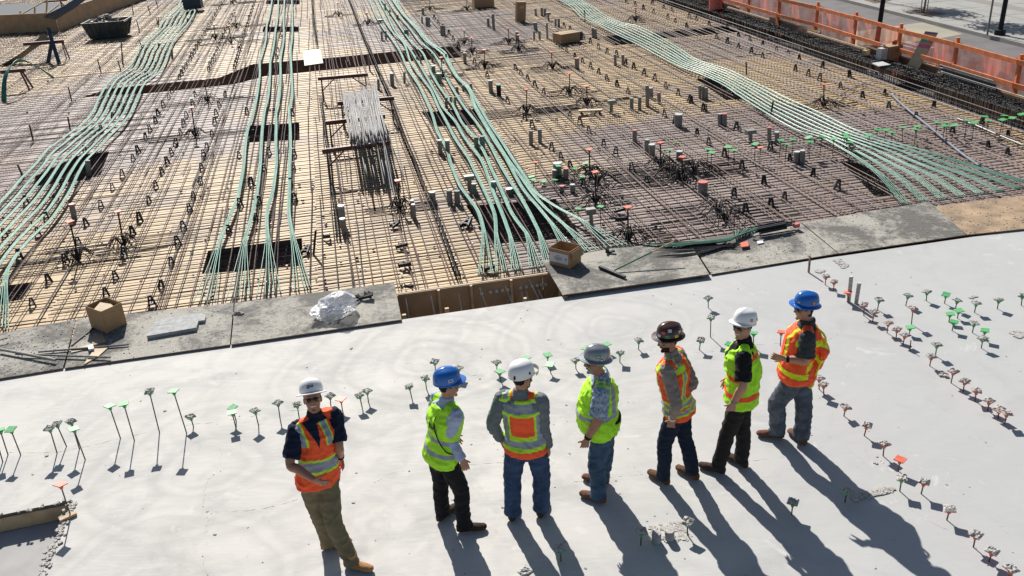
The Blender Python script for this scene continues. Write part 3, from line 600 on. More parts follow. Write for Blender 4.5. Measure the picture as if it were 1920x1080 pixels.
# ---------------------------------------------------------------- plastic A chairs
def chair_mesh():
    k = MB(); h = .20
    for s_ in (-1, 1):
        k.beam((s_*.055, 0, 0), (s_*.016, 0, h), .05, .024); k.beam((s_*.055, -.04, .006), (s_*.055, .04, .006), .012, .012)
    k.beam((-.045, 0, .055), (.045, 0, .055), .045, .022); k.beam((-.03, 0, .13), (.03, 0, .13), .045, .022); k.box((0, 0, h-.01), (.055, .05, .03))
    return k.build('plastic_chair', M['plastic'])
CH0 = chair_mesh(); CH0used = [False]
def chair(p, label, group, rz=None, sc=1):
    o = CH0 if not CH0used[0] else CH0.copy()
    if CH0used[0]: COL.objects.link(o)
    CH0used[0] = True
    o.location = p; o.rotation_euler = (random.uniform(-.12, .12), random.uniform(-.12, .12), (AZ*-1+random.uniform(-.35, .35)) if rz is None else rz); sc *= random.uniform(.85, 1.12); o.scale = (sc, sc, sc)
    tag(o, label, 'bar chair', group)
CR = [
 ('row left of the middle ribbons', [(287, 573), (303, 537), (322, 493), (335, 457), (345, 427), (357, 393), (363, 370), (376, 340), (379, 316), (383, 293), (388, 277), (398, 252), (403, 230), (406, 214), (412, 197), (422, 177)]),
 ('row between the two tall red stakes', [(200, 553), (218, 520), (233, 478), (250, 437), (263, 413), (280, 377), (293, 350), (305, 323), (315, 305), (323, 287), (330, 270), (340, 250), (345, 232), (350, 217), (362, 195), (367, 177)]),
 ('row beside the left cable run', [(62, 573), (93, 527), (125, 490), (148, 458), (163, 420), (190, 387), (212, 353), (230, 330), (250, 297), (260, 283), (273, 257), (282, 243), (292, 227), (297, 213), (307, 197), (317, 182), (323, 170)]),
 ('first dense row beyond the dark trench', [(337+(83*t/21), 145-(145*t/21)) for t in range(22)]),
 ('second dense row beyond the dark trench', [(392+(48*t/14), 130-(110*t/14)) for t in range(15)]),
 ('third dense row beyond the dark trench', [(440+(38*t/19), 127-(127*t/19)) for t in range(20)]),
 ('row under the left cable run', [(10, 440), (37, 483), (72, 440), (50, 380), (88, 410), (107, 372), (120, 345), (160, 282), (150, 302), (190, 245), (213, 220), (229, 200), (265, 112), (300, 88), (275, 140), (290, 118)]),
 ('row beneath the four middle ribbons', [(449, 292), (451, 385), (463, 210), (515, 210), (505, 287), (496, 320), (548, 212), (552, 290), (550, 315), (486, 382), (480, 410), (527, 68), (521, 93), (519, 106), (471, 345), (545, 345), (553, 375), (430, 435)]),
 ('row along the lower edge of the right run', [(1058, 48), (1069, 53), (1094, 70), (1107, 78), (1122, 88), (1138, 97), (1156, 103), (1173, 117), (1188, 126), (1207, 138), (1227, 148), (1248, 162), (1271, 175), (1295, 190), (1322, 205), (1380, 240), (1444, 278), (1481, 298), (1524, 327), (1569, 352)]),
 ('second row left of the right run', [(1051, 87), (1063, 95), (1078, 105), (1092, 114), (1107, 125), (1122, 135), (1138, 147), (1157, 159), (1177, 172), (1246, 215), (1266, 228), (1307, 250), (1329, 268), (1358, 290), (1391, 313), (1432, 342)]),
 ('third row left of the right run', [(967, 128), (977, 137), (989, 147), (1003, 160), (1019, 173), (1068, 217), (1087, 230), (1104, 245), (1132, 271), (1154, 289), (1185, 318), (1213, 342), (1375, 366), (1398, 396), (1445, 385), (1470, 372)]),
 ('row by the centre cables', [(814, 33), (822, 42), (831, 52), (842, 62), (850, 73), (860, 85), (880, 103), (890, 117), (914, 142), (984, 220), (998, 236), (1034, 278), (1052, 295), (1093, 347), (1070, 312), (952, 190)]),
 ('near row along the black edge cage', [(1292, 31), (1305, 35), (1287, 48), (1330, 46), (1363, 50), (1385, 67), (1406, 75), (1430, 83), (1455, 93), (1478, 100), (1498, 110), (1542, 124), (1593, 142), (1658, 175), (1750, 200), (1840, 233), (1890, 254)]),
 ('second row along the black edge cage', [(1344, 69), (1363, 78), (1384, 87), (1408, 96), (1430, 105), (1491, 130), (1515, 139), (1536, 148), (1576, 163), (1617, 182), (1666, 201), (1717, 220), (1785, 248)]),
 ('far right row', [(1852, 275), (1888, 288), (1174, 2), (1191, 8), (1207, 15), (1225, 22), (1252, 32), (1266, 39), (1244, 13), (1260, 18), (1223, 5), (1292, 188), (1319, 205)]),
]
for nm, lst in CR:
    lst = sorted(lst, key=lambda q: -q[1])
    for i, (x, y) in enumerate(lst):
        chair(at(x, y+3, ZD), 'black bar chair, %s nearest in the %s' % (ordn(i+1), nm), 'plastic chairs, '+nm)
for i, (x, y, sx) in enumerate(((745, 461, 1), (752, 496, 1), (765, 535, 1), (733, 425, 1), (612, 442, 1), (870, 425, 1.2), (906, 505, 1), (1152, 395, 1), (1159, 410, 1.1), (570, 475, 1))):
    chair(at(x, y, ZD+.06), 'tipped black bar chair on the centre mat, %s of its group' % ordn(i+1), 'tipped chairs on the centre mat', random.random()*3, sx*1.1); 
    o = COL.objects[-1]; o.rotation_euler[0] = 1.3
# zigzag bolsters
for nm, path in (('long black zigzag bar bolster running past the red sawhorses', [(652, -5), (690, 92), (727, 177), (740, 213), (757, 260), (778, 310), (795, 355), (815, 400), (835, 455), (850, 500), (862, 530)]), ('short black zigzag bar bolster above the white ply sheet', [(585, -5), (589, 45), (595, 90)]), ('black zigzag bar bolster beside the sawhorse legs', [(601, 188), (608, 230), (612, 262), (618, 300), (622, 345), (630, 400), (636, 460)])):
    P = smooth_path([at(x, y, ZD+.02) for x, y in path], 8); L = 0; k = MB(); pts = []
    Q = []
    for a, b in zip(P[:-1], P[1:]):
        n = max(1, int((b-a).length/.11))
        Q += [a.lerp(b, i/n) for i in range(n)]
    for s_ in (-1, 1):
        k.tube([q+V((s_*.035, 0, .0 if i % 2 else .14)) for i, q in enumerate(Q)], .008, 4)
    k.tube([q+V((0, 0, .14)) for q in Q], .010, 4)
    tag(k.build('bar_bolster', M['plastic'], loc=P[-1]), nm, 'bar bolster')
# ---------------------------------------------------------------- tied bar nests with stakes
def nest(bx, by, tx, ty, label, cap='R', tails=1, n=12, stake=True, R0=.5, thick=.016):
    b = at(bx, by, ZD); root = empty('bar_nest', b, label, 'bar nest', 'nests of bent bars round the stakes')
    if stake:
        t = above(b, tx, ty)-b; k = MB(); k.tube([V((0, 0, 0)), t], thick, 6); k.build('stake', M['black'], root)
        if cap:
            k = MB(); k.cyl(t+V((0, 0, -.05)), t+V((0, 0, .0)), .026, 8, r2=.035); k.box(t+V((0, 0, .008)), (.13, .13, .016), random.random()); k.build('cap', M['orange'], root)
    for i in range(n):
        a = 2*math.pi*i/n+random.uniform(-.15, .15); dr = V((math.cos(a), math.sin(a), 0)); r = R0*random.uniform(.75, 1.15); h = random.uniform(.18, .27)
        side = V((-dr.y, dr.x, 0))*random.uniform(-.06, .06)
        P = [dr*.03+V((0, 0, .02)), dr*.10+V((0, 0, h*.75)), dr*r*.42+V((0, 0, h)), dr*r*.75+V((0, 0, h*.55))+side, dr*r+V((0, 0, .05))+side]
        if tails and abs(dr.dot(TU)) > .45:
            sg = 1 if dr.dot(TU) > 0 else -1; P.append(dr*r*1.1+TU*sg*.3*tails+V((0, 0, .045))); P.append(dr*r*1.1+TU*sg*random.uniform(.6, 1.1)*tails+V((0, 0, .045)))
        k = MB(); k.tube(smooth_path(P, 3), .0085, 5); k.build('bent_bar', M['black'] if i % 3 else M['bar'], root)
NE = [(871, 83, 870, 57), (886, 101, 884, 71), (954, 82, 953, 53), (909, 128, 908, 94), (806, 20, 806, -6), (690, 47, 688, 24), (973, 97, 972, 66), (1036, 130, 1034, 98), (1068, 177, 1068, 138), (1192, 41, 1192, 15), (988, 213, 987, 168), (1101, 199, 1100, 162), (1239, 314, 1238, 268), (1279, 341, 1279, 295), (1106, 331, 1105, 281), (1117, 382, 1116, 323), (1544, 201, 1545, 159), (1178, 452, 1177, 389), (750, 393, 746, 339), (233, 463, 221, 397), (148, 490, 131, 416), (367, 257, 359, 202), (390, 192, 383, 149), (443, 52, 440, 22), (434, 82, 429, 48), (404, 74, 401, 47), (635, 31, 633, 5), (437, 8, 436, -12), (876, 20, 875, -4), (830, 146, 827, 108)]
NE.sort(key=lambda q: q[0])
for i, q in enumerate(NE):
    where = 'left of the middle cable ribbons' if q[0] < 500 else ('between middle ribbons and centre cables' if q[0] < 760 else ('right of the centre cables' if q[0] < 1400 else 'beyond the right cable run'))
    nest(*q, 'bar nest with red capped stake, %s from the left, %s' % (ordn(i+1), where), tails=1.3 if q[0] < 500 or q[0] in (1101, 988) else .5, n=16 if q[0] < 900 else 22, R0=.34 if q[0] < 1000 else .40)
nest(1360, 415, 0, 0, 'low tangled nest of bent bars without a stake near the walkway', stake=False, tails=1.2, n=16, R0=.55)
for i, (x, y, n_, lb) in enumerate(((1262, 332, 26, 'left'), (1302, 322, 30, 'right'), (1120, 345, 20, 'lower left'), (1345, 398, 18, 'upper walkway side'))):
    nest(x, y, 0, 0, 'dense black heap of bent bars without a stake, %s one of four' % lb, stake=False, tails=.9, n=n_, R0=.5)
b = at(1005, 337, ZD); t = above(b, 1004, 304); capped_bar(b, t, 'R', 'black bar with orange cap left of the green capped group', 'stray capped bars on the deck', z0=ZD)
# black survey posts at the far left
PO = [(63, 266, 55, 234), (132, 246, 127, 219), (45, 336, 33, 309), (190, 138, 183, 112), (227, 134, 221, 114), (135, 192, 128, 163), (262, 61, 256, 38), (298, 52, 293, 34), (230, 118, 227, 77), (250, 27, 247, 8), (282, 27, 277, 10), (296, 14, 292, 0), (267, 91, 260, 74), (588, 478, 592, 432), (297, 50, 297, 32), (1455, 48, 1455, 32), (1097, 42, 1096, 19), (1444, 222, 1450, 189), (1400, 142, 1399, 116)]
PO.sort(key=lambda q: q[0])
for i, (bx, by, tx, ty) in enumerate(PO):
    b = at(bx, by, ZD); t = above(b, tx, ty); k = MB(); k.tube([b, t], .022, 6)
    if i % 3 == 0: k.tube([b+V((-.12, 0, .02)), b+V((0, 0, .16)), b+V((.12, .05, .02))], .008, 4)
    tag(k.build('steel_post', M['black'], loc=b), 'slim black upright steel post, %s from the left on the deck' % ordn(i+1), 'post', 'black posts on the deck')
# green capped stakes in the deck
GS = px3(1280, 180, 6, [(267, 800), (285, 600), (320, 840), (327, 635), (515, 790), (513, 570), (580, 820), (578, 610), (803, 760), (817, 540), (1085, 720), (1108, 500), (1150, 750), (1173, 545), (1235, 670), (1243, 490), (1410, 680), (1415, 465), (1425, 720), (1435, 515), (1540, 660), (1568, 460), (1685, 690), (1700, 480), (1815, 600), (1825, 430), (1835, 640), (1845, 460), (1870, 640), (1880, 520)])
GS += px3(1600, 180, 6, [(170, 560), (180, 440), (262, 510), (272, 380), (350, 510), (365, 380), (430, 540), (440, 410), (548, 540), (557, 355), (685, 560), (703, 375), (705, 480), (722, 340), (915, 500), (945, 300), (1000, 545), (1028, 335), (1042, 460), (1055, 300), (1105, 510), (1135, 330), (1250, 470), (1280, 275), (1335, 500), (1362, 300), (1440, 430), (1480, 230), (1485, 480), (1520, 280), (1640, 470), (1680, 265), (1680, 410), (1700, 220), (1770, 430), (1787, 245), (1855, 400), (1895, 205)])
for i in range(len(GS)//2):
    b = at(*GS[2*i], ZD); t = above(b, *GS[2*i+1]); capped_bar(b, t, 'G', 'green capped bar, %s from the left crossing the right cables' % ordn(i+1), 'green capped bars crossing the right cables', z0=ZD, r=.007, cs=.075)
b = at(1424, 312, ZD); capped_bar(b, above(b, 1426, 276), 'R', 'red capped bar standing in the line of green capped bars', 'stray capped bars on the deck', z0=ZD, cs=.06)
GC = [(996, 355, 996, 331), (1000, 362, 1000, 337), (1020, 366, 1020, 340), (1040, 358, 1040, 337), (1047, 340, 1047, 311), (1076, 343, 1078, 316), (1098, 334, 1098, 306), (1255, 310, 1256, 281), (1083, 412, 1084, 391), (1126, 424, 1126, 387), (1091, 350, 1092, 331)]
for i, q in enumerate(GC):
    b = at(q[0], q[1], ZD); capped_bar(b, above(b, q[2], q[3]), 'G', 'green capped bar %s in the cluster right of the centre cables' % ordn(i+1), 'green capped bars right of the centre cables', z0=ZD, cs=.06)
# ---------------------------------------------------------------- pipe sleeves
PS = []   # (bx,by,tx,ty,r,type)  types: p plain, w white cap, r red tape, b box top, g green
def addp(ox, oy, s_, lst):
    for q in lst: PS.append((ox+q[0]/s_, oy+q[1]/s_, ox+q[2]/s_, oy+q[3]/s_, q[4], q[5]))
addp(640, 0, 6, [(457, 455, 453, 350, .06, 'p'), (503, 450, 500, 350, .06, 'p'), (910, 260, 907, 185, .06, 'p'), (965, 290, 960, 190, .1, 'p'), (985, 280, 985, 195, .08, 'p'), (918, 165, 916, 88, .09, 'w'), (1130, 400, 1125, 288, .08, 'p'), (1160, 398, 1152, 288, .08, 'p'), (1715, 340, 1705, 158, .09, 'p'), (1655, 300, 1650, 205, .1, 'p'), (1393, 715, 1387, 595, .09, 'w'), (575, 965, 566, 825, .1, 'w'), (712, 935, 707, 812, .07, 'g'), (420, 1010, 415, 890, .06, 'p'), (322, 800, 300, 605, .05, 'p'), (1040, 820, 1033, 740, .11, 'gw'), (1100, 935, 1095, 825, .13, 'gw'), (1685, 1045, 1675, 905, .10, 'w'), (1775, 1090, 1768, 955, .12, 'k'), (722, 420, 718, 335, .08, 'g'), (745, 420, 742, 335, .08, 'g'), (1303, 1045, 1300, 975, .07, 'g'), (1375, 1020, 1372, 955, .07, 'g'), (1462, 1020, 1458, 940, .07, 'g'), (495, 155, 492, 40, .06, 'g'), (548, 175, 546, 110, .07, 'g'), (632, 220, 630, 165, .08, 'gw'), (850, 720, 848, 630, .05, 'g'), (895, 715, 893, 630, .05, 'g'), (1025, 700, 1023, 600, .07, 'g'), (1130, 690, 1128, 605, .06, 'g'), (1180, 690, 1178, 605, .06, 'g'), (440, 300, 438, 228, .1, 'gb')])
addp(960, 0, 6, [(268, 175, 265, 95, .08, 'p'), (338, 180, 335, 85, .09, 'p'), (372, 175, 370, 92, .09, 'p'), (412, 235, 408, 148, .1, 'b'), (492, 305, 490, 210, .08, 'p'), (527, 305, 525, 208, .08, 'p'), (250, 450, 248, 350, .07, 'p'), (312, 448, 310, 350, .07, 'p'), (268, 350, 260, 252, .12, 'p'), (398, 440, 392, 258, .06, 'p'), (512, 443, 510, 342, .08, 'p'), (915, 420, 910, 312, .1, 'p'), (940, 430, 936, 325, .09, 'p'), (57, 475, 54, 358, .1, 'w'), (732, 778, 730, 655, .12, 'r'), (1162, 738, 1160, 612, .08, 'p'), (1250, 730, 1246, 615, .08, 'p'), (1524, 1200, 1520, 962, .08, 'p'), (1560, 1100, 1557, 988, .11, 'p'), (1655, 1160, 1652, 1042, .08, 'r')])
addp(960, 180, 6, [(1345, 155, 1345, 22, .08, 'p'), (1436, 155, 1438, 12, .08, 'p'), (1115, 195, 1120, 60, .10, 'b'), (1868, 345, 1874, 205, .17, 'w'), (1380, 530, 1380, 385, .09, 'r'), (1520, 640, 1520, 490, .09, 'p'), (1576, 685, 1574, 545, .11, 'w'), (214, 548, 213, 390, .08, 'p'), (315, 525, 312, 375, .08, 'p'), (515, 905, 508, 755, .14, 'gw'), (480, 935, 478, 830, .08, 'w'), (606, 940, 607, 815, .10, 'r'), (1880, 725, 1884, 620, .12, 'w'), (562, 1090, 560, 1010, .08, 'r'), (682, 1090, 680, 995, .09, 'w')])
addp(1280, 180, 6, [(420, 335, 418, 200, .09, 'p'), (470, 342, 470, 200, .09, 'r'), (760, 520, 765, 395, .11, 'b'), (975, 505, 975, 355, .08, 'r'), (1060, 535, 1062, 405, .08, 'w'), (1285, 755, 1288, 625, .10, 'w'), (1347, 765, 1350, 612, .09, 'w'), (225, 1110, 228, 965, .14, 'r'), (195, 30, 192, -118, .07, 'p'), (232, 30, 228, -110, .07, 'p'), (268, 35, 264, -95, .07, 'p')])
addp(640, 180, 6, [(1182, 130, 1180, 15, .06, 'g'), (1232, 125, 1230, 10, .05, 'g'), (1282, 125, 1280, 10, .05, 'g'), (1115, 660, 1105, 498, .08, 'w'), (1200, 680, 1190, 500, .08, 'w'), (1522, 618, 1515, 462, .08, 'g'), (1592, 615, 1583, 452, .09, 'g'), (1445, 1060, 1435, 910, .10, 'b'), (1495, 1110, 1490, 985, .08, 'gw'), (1715, 1100, 1710, 962, .09, 'gw'), (1900, 1110, 1890, 1040, .13, 'gw')])
addp(640, 360, 6, [(1035, 135, 1022, 0, .10, 'w'), (1225, 145, 1212, -20, .09, 'p'), (1305, 140, 1300, -15, .09, 'p'), (825, 320, 808, 140, .07, 'w'), (800, 280, 793, 95, .06, 'w'), (38, 480, 10, 300, .09, 'w'), (20, 390, -5, 155, .09, 'w')])
PS += [(140, 411, 134, 383, .10, 'r'), (167, 328, 164, 301, .10, 'p'), (323, 109, 322, 92, .07, 'p'), (1110, 427, 1107, 394, .085, 'b'), (352, 42, 352, 34, .09, 'p'), (230, 118, 229, 100, .05, 'p')]
PS.sort(key=lambda q: q[0])
TN = {'p': 'plain grey', 'w': 'white topped grey', 'r': 'red topped grey', 'b': 'box topped grey', 'g': 'green tinted', 'gw': 'pale topped green', 'gb': 'box topped green', 'k': 'black teal topped'}
for i, (bx, by, tx, ty, r, ty_) in enumerate(PS):
    b = at(bx, by, ZD); t = above(b, tx, ty)-b; r *= random.uniform(.58, .72)
    dep = 'far back' if by < 90 else ('in the middle distance' if by < 230 else 'in the nearer half')
    root = empty('pipe_sleeve', b, '%s pipe sleeve, %s from the left, %s' % (TN[ty_], ordn(i+1), dep), 'pipe sleeve', 'pipe sleeves standing on the deck')
    k = MB(); m_ = M['galvg'] if 'g' in ty_ else (M['black'] if ty_ == 'k' else M['galv']); k.cyl(V((0, 0, 0)), t, r*(.7 if 'b' in ty_ else 1), 14)
    n = len(k.v); k.build('pipe', m_, root, smooth=False)
    if 'b' in ty_: k = MB(); k.box(t+V((0, 0, -.01)), (r*3.4, r*2.4, .09), -AZ); k.build('junction_box', M['galv'], root)
    elif 'w' in ty_ or 'r' in ty_ or ty_ == 'k': k = MB(); k.cyl(t*.93, t*1.02, r*1.05, 14); k.build('cap', M['tapew'] if 'w' in ty_ else (M['teal'] if ty_ == 'k' else M['redtape']), root)
    else: k = MB(); k.cyl(t*.985, t*1.01, r*1.04, 14); k.build('cap', M['greyboard'], root)
# ---------------------------------------------------------------- red sawhorses and bar pile
def sawhorse(p0, p1, zt, label, mat, hb=.10, legs=(1, 1)):
    a, b = at(*p0, zt), at(*p1, zt); root = empty('sawhorse', V((a.x, a.y, ZD)), label, 'sawhorse', 'red steel sawhorses'); o = root.location
    k = MB(); k.beam(a-o, b-o, .06, hb); k.build('top_beam', mat, root); d = (b-a).normalized(); sd_ = V((-d.y, d.x, 0))
    for q, s_, on in ((a+d*.10, 1, legs[0]), (b-d*.10, -1, legs[1])):
        if not on: continue
        for t_ in (-1, 1):
            k = MB(); k.beam(q-o+V((0, 0, -.04)), V((q.x, q.y, ZD+.02))-o+sd_*t_*.22-d*s_*.02, .035, .035); k.build('leg', mat, root)
        k = MB(); k.beam(q-o+d*s_*.38+V((0, 0, -.05)), V((q.x, q.y, ZD))-o+V((0, 0, (zt-ZD)*.5)), .03, .03); k.build('brace', mat, root)
    return root
ZB = .42
sawhorse((596, 148), (690, 140), ZB, 'red steel sawhorse farthest back, standing empty', M['redbeam'])
sawhorse((633, 194), (739, 184), ZB, 'second red sawhorse from the back, mostly under the bar pile', M['redbeam'])
sawhorse((610, 231), (722, 218), ZB, 'third red sawhorse from the back, its left end showing', M['redbeam'])
sawhorse((604, 284), (730, 268), ZB, 'nearest red sawhorse, bar ends resting across it', M['redbeam'])
root = empty('bar_pile', at(690, 225, ZB+.05), 'pile of bright grey bars lying across the red sawhorses', 'bar pile')
for i in range(100):
    t = random.random(); x0 = 645+62*t if t < .5 else 645+72*t; far = at(643+70*t*.9, 176+random.uniform(0, 14)-(12 if t > .55 else 0), ZB+.07); near = at(656+72*t, random.choice((262, 268, 274, 280))-10*t, ZB+.07)
    if random.random() < .05: near = at(656+72*t+16, 340, ZB-.25)
    dz = V((0, 0, random.uniform(-.01, .09))); mid = far.lerp(near, .5)+V((0, 0, -.05+random.uniform(-.01, .02)))+dz
    k = MB(); k.tube([p-root.location for p in smooth_path([far+dz+V((random.uniform(-.05, .05), 0, 0)), mid, near+dz], 3)], .0125, 5); k.build('bar', M['bargrey'], root, smooth=True)
for i, (e, f_) in enumerate((((720, 345), (700, 235)), ((733, 355), (712, 230)), ((740, 370), (716, 240)), ((757, 330), (735, 225)), ((742, 318), (728, 230)), ((697, 292), (683, 240)))):
    k = MB(); k.tube([at(*f_, ZB+.12)-root.location, at(*e, ZB-.1)-root.location], .012, 5); tag(k.build('overhanging_bar', M['bargrey'], root))
k = MB(); p = [at(x, y, ZD+.09) for x, y in ((568, 96), (600, 92), (606, 118), (571, 123))]; k.prism([(q.x, q.y) for q in p], ZD+.075, ZD+.093); tag(k.build('ply_sheet', simple('pale_ply', (.68, .62, .50), .7, var=.08)), 'pale square ply sheet lying on bars beside the dark trench', 'ply sheet')
# ---------------------------------------------------------------- boxes and things on the deck
def open_box(c, sx, sy, h, rz, label, name='cardboard_box', flaps=True, mat='card', seed=0):
    root = empty(name, c, label, 'cardboard box', None, rz); t = .006
    k = MB(); k.box((0, 0, .004), (sx, sy, .008)); k.build('bottom', M['cardin'], root)
    for (x, y, a, b) in ((0, -sy/2, sx, t), (0, sy/2, sx, t), (-sx/2, 0, t, sy-t*2), (sx/2, 0, t, sy-t*2)):
        k = MB(); k.box((x, y, h/2+.008), (a, b, h)); k.build('side', M[mat], root)
    return root
bx = open_box(at(205, 611, .03), .40, .34, .36, -.62, 'open cardboard box holding a pale sheet, on the left walkway')
k = MB(); k.box((.03, 0, .30), (.28, .26, .02), -.25, M=Matrix.Rotation(.25, 3, 'Y')); tag(k.build('packed_sheet', M['board'], loc=(0, 0, 0)), 'pale wooden sheet sticking up inside the left open cardboard box', 'wood sheet').location = at(205, 611, .04)
bx.children[3].rotation_euler = (0, 0, 0)
bx = open_box(at(1060, 493, .07), .40, .33, .29, math.radians(-38), 'open cardboard box with a white printed label, on the right walkway')
k = MB(); k.box((-.01, -.169, .15), (.36, .003, .17)); lbm = k.build('paper_label', M['paper'], bx)
k = MB()
for i, (w_, y) in enumerate(((.10, .19), (.16, .165), (.14, .15), (.17, .135), (.12, .12))): k.box((-.02, -.1712, y), (w_, .001, .006))
k.box((.13, -.1712, .15), (.03, .001, .03)); k.build('print', M['ink'], lbm)
k = MB(); k.box((.255, -.02, .225), (.006, .30, .13), M=Matrix.Rotation(-.35, 3, 'Y')); k.build('flap', M['card'], bx)
for (x, y, sx, sy, h, rz, lb, mt) in ((1062, 78, .85, .6, .35, .5, 'closed tan carton resting on the mat right of centre, blue at one end', 'card'), (906, 12, 1.0, .7, .45, .2, 'large brown carton at the top edge of the deck', 'card')):
    c = at(x, y, ZD+.05); root = empty('carton', c, lb, 'carton', None, rz); k = MB(); k.box((0, 0, h/2), (sx, sy, h)); k.build('body', M[mt], root)
    k = MB(); k.box((0, 0, h+.004), (sx*.98, .05, .004)); k.build('tape', M['board'], root)
    if x > 1000: k = MB(); k.box((sx/2+.08, 0, h/2), (.16, sy*.9, h*.9)); k.build('blue_case', M['blue'], root)
c = at(977, 40, ZD+.03); root = empty('carton', c, 'narrow upright brown carton leaning on the far deck', 'carton', None, .3); k = MB(); k.box((0, 0, .42), (.42, .22, .84), M=Matrix.Rotation(.08, 3, 'Y')); k.build('body', M['card'], root); k = MB(); k.box((.03, -.12, .62), (.2, .004, .12)); k.build('tape', M['board'], root)
# small timber bench
root = empty('timber_plank', at(1107, 210, ZD), 'short yellow timber plank on two blocks beside a bar nest', 'plank'); k = MB(); k.beam(at(1085, 208, ZD+.12)-root.location, at(1129, 206, ZD+.12)-root.location, .16, .04); k.build('plank', M['board'], root)
for x in (1090, 1124):
    k = MB(); k.box(at(x, 210, ZD+.05)-root.location, (.06, .14, .1)); k.build('block', M['formdark'], root)
# black equipment box on the cables, top left
root = empty('steel_box', at(364, 17, ZD+.1), 'black steel box sitting on the left cable run at the top', 'steel box', None, .1); k = MB(); k.box((0, 0, .30), (.95, .7, .50)); k.build('body', M['blue'], root); k = MB(); k.box((0, 0, .57), (.99, .74, .04)); k.build('lid', M['greyboard'], root)
# debris bin
c = at(207, 68, ZD+.05); root = empty('debris_bin', c, 'dark plastic skip bin heaped with pale debris, top left', 'debris bin', None, .10); k = MB()
w0, w1, d0, d1, h = 1.05, 1.35, .75, 1.0, .75
vs = [(-w0, -d0, 0), (w0, -d0, 0), (w0, d0, 0), (-w0, d0, 0), (-w1, -d1, h), (w1, -d1, h), (w1, d1, h), (-w1, d1, h), (-w1+.06, -d1+.06, h), (w1-.06, -d1+.06, h), (w1-.06, d1-.06, h), (-w1+.06, d1-.06, h), (-w0+.1, -d0+.1, .3), (w0-.1, -d0+.1, .3), (w0-.1, d0-.1, .3), (-w0+.1, d0-.1, .3)]
sc_ = .72; vs = [(x*sc_, y*sc_, z) for x, y, z in vs]
fs = [(0, 3, 2, 1), (0, 1, 5, 4), (1, 2, 6, 5), (2, 3, 7, 6), (3, 0, 4, 7), (4, 5, 9, 8), (5, 6, 10, 9), (6, 7, 11, 10), (7, 4, 8, 11), (8, 9, 13, 12), (9, 10, 14, 13), (10, 11, 15, 14), (11, 8, 12, 15), (12, 13, 14, 15)]
k.add(vs, fs)
for i in range(9):
    t = (i+.5)/9*2-1; k.beam((t*w0*sc_, -d0*sc_-.01, .03), (t*w1*sc_, -d1*sc_-.01, h-.04), .03, .05)
for i in range(6):
    t = (i+.5)/6*2-1; k.beam((w0*sc_+.01, t*d0*sc_, .03), (w1*sc_+.01, t*d1*sc_, h-.04), .05, .03)
k.build('bin', M['binplastic'], root)
k = MB()
for i in range(90):
    a = random.random()*6.28; r = random.random()**.5; p = V((math.cos(a)*r*.8, math.sin(a)*r*.55, .55+.42*(1-r)+random.uniform(-.05, .08)))
    k.box(p, (random.uniform(.1, .4), random.uniform(.05, .2), random.uniform(.02, .08)), M=Matrix.Rotation(random.random()*3, 3, 'Z')@Matrix.Rotation(random.uniform(-.7, .7), 3, 'X'), mi=random.randint(0, 2))
tag(k.build('debris_heap', [M['debris'], M['board'], M['bar']], loc=(0, 0, 0)), 'heap of scrap wood and wire filling the dark bin', 'debris', kind='stuff').location = c
# blue steel trestle and strips
root = empty('steel_trestle', at(95, 118, ZD), 'dark blue steel A frame trestle with a cross beam, upper left', 'trestle')
def bm(a, b, w_, name, mt, zt=None): k = MB(); k.beam(a-root.location, b-root.location, w_, w_); k.build(name, M[mt], root)
b0 = at(90, 118, ZD); b1 = at(111, 119, ZD); tp = above(b0, 90, 53); bm(b0, tp+V((0, 0, -.55)), .14, 'leg', 'blue'); bm(b1, tp, .14, 'leg', 'blue'); bm(above(b0, 43, 83), above(b0, 120, 77), .12, 'cross_beam', 'redbeam')
for s_, e in ((116, 125), (118, 131)): bm(above(b0, s_, 80), at(e, 111, ZD), .04, 'brace', 'redbeam')
root = empty('sawhorse', at(40, 165, ZD), 'low red sawhorse under the dark green cable bundle', 'sawhorse', 'red steel sawhorses'); b0 = at(40, 168, ZD)
bm(above(b0, 0, 135), above(b0, 48, 131), .12, 'top_beam', 'redbeam'); bm(above(b0, 38, 134), at(56, 170, ZD), .05, 'leg', 'redbeam'); bm(above(b0, 42, 134), at(62, 165, ZD), .05, 'leg', 'redbeam')
root = empty('strip_bundle', at(60, 95, ZD), 'fan of long grey steel strips curving over the blue trestle', 'steel strips')
b0 = at(40, 120, ZD)
for i in range(14):
    P = [above(b0, -10, 128+i*.6), above(b0, 20+i*.4, 112+i*.5), above(b0, 50+i*.3, 92+i*.4), above(b0, 82+i*.5, 62+i)]
    k = MB(); k.tube([p-root.location+V((0, i*.02, 0)) for p in smooth_path(P, 4)], .014, 4); k.build('strip', M['bargrey'], root)
# raised form box, top left, with guard rail and bars
root = empty('form_box', at(60, 70, ZD), 'tall brown ply form box with timber guard rail, top left corner', 'form box'); o = root.location
a, b, c2 = at(-30, 66, ZD), at(111, 60, ZD), at(300, -12, ZD)
def wall(p, q, h, name, mt): k = MB(); k.beam(p-o+V((0, 0, h/2)), q-o+V((0, 0, h/2)), .04, h); k.build(name, M[mt], root)
wall(a, b, .95, 'ply_side', 'formply'); wall(b+V((.03, .03, 0)), c2, .95, 'ply_side', 'formply'); wall(a+V((0, .05, 0)), b, .12, 'bottom_rail', 'board')
for (x0, y0_, x1, y1, w_) in ((4, 76, 20, 42, .12), (12, 43, 92, -2, .12), (38, 62, 40, 20, .09), (66, 40, 67, 14, .09), (88, 30, 90, 2, .09), (0, 82, 12, 115, .07), (55, 40, 76, 24, .12), (78, 34, 112, 8, .2)):
    k = MB(); k.beam(above(a, x0, y0_)-o+V((0, -.1, 0)), above(a, x1, y1)-o+V((0, -.1, 0)), w_, .05); k.build('rail', M['board'], root)
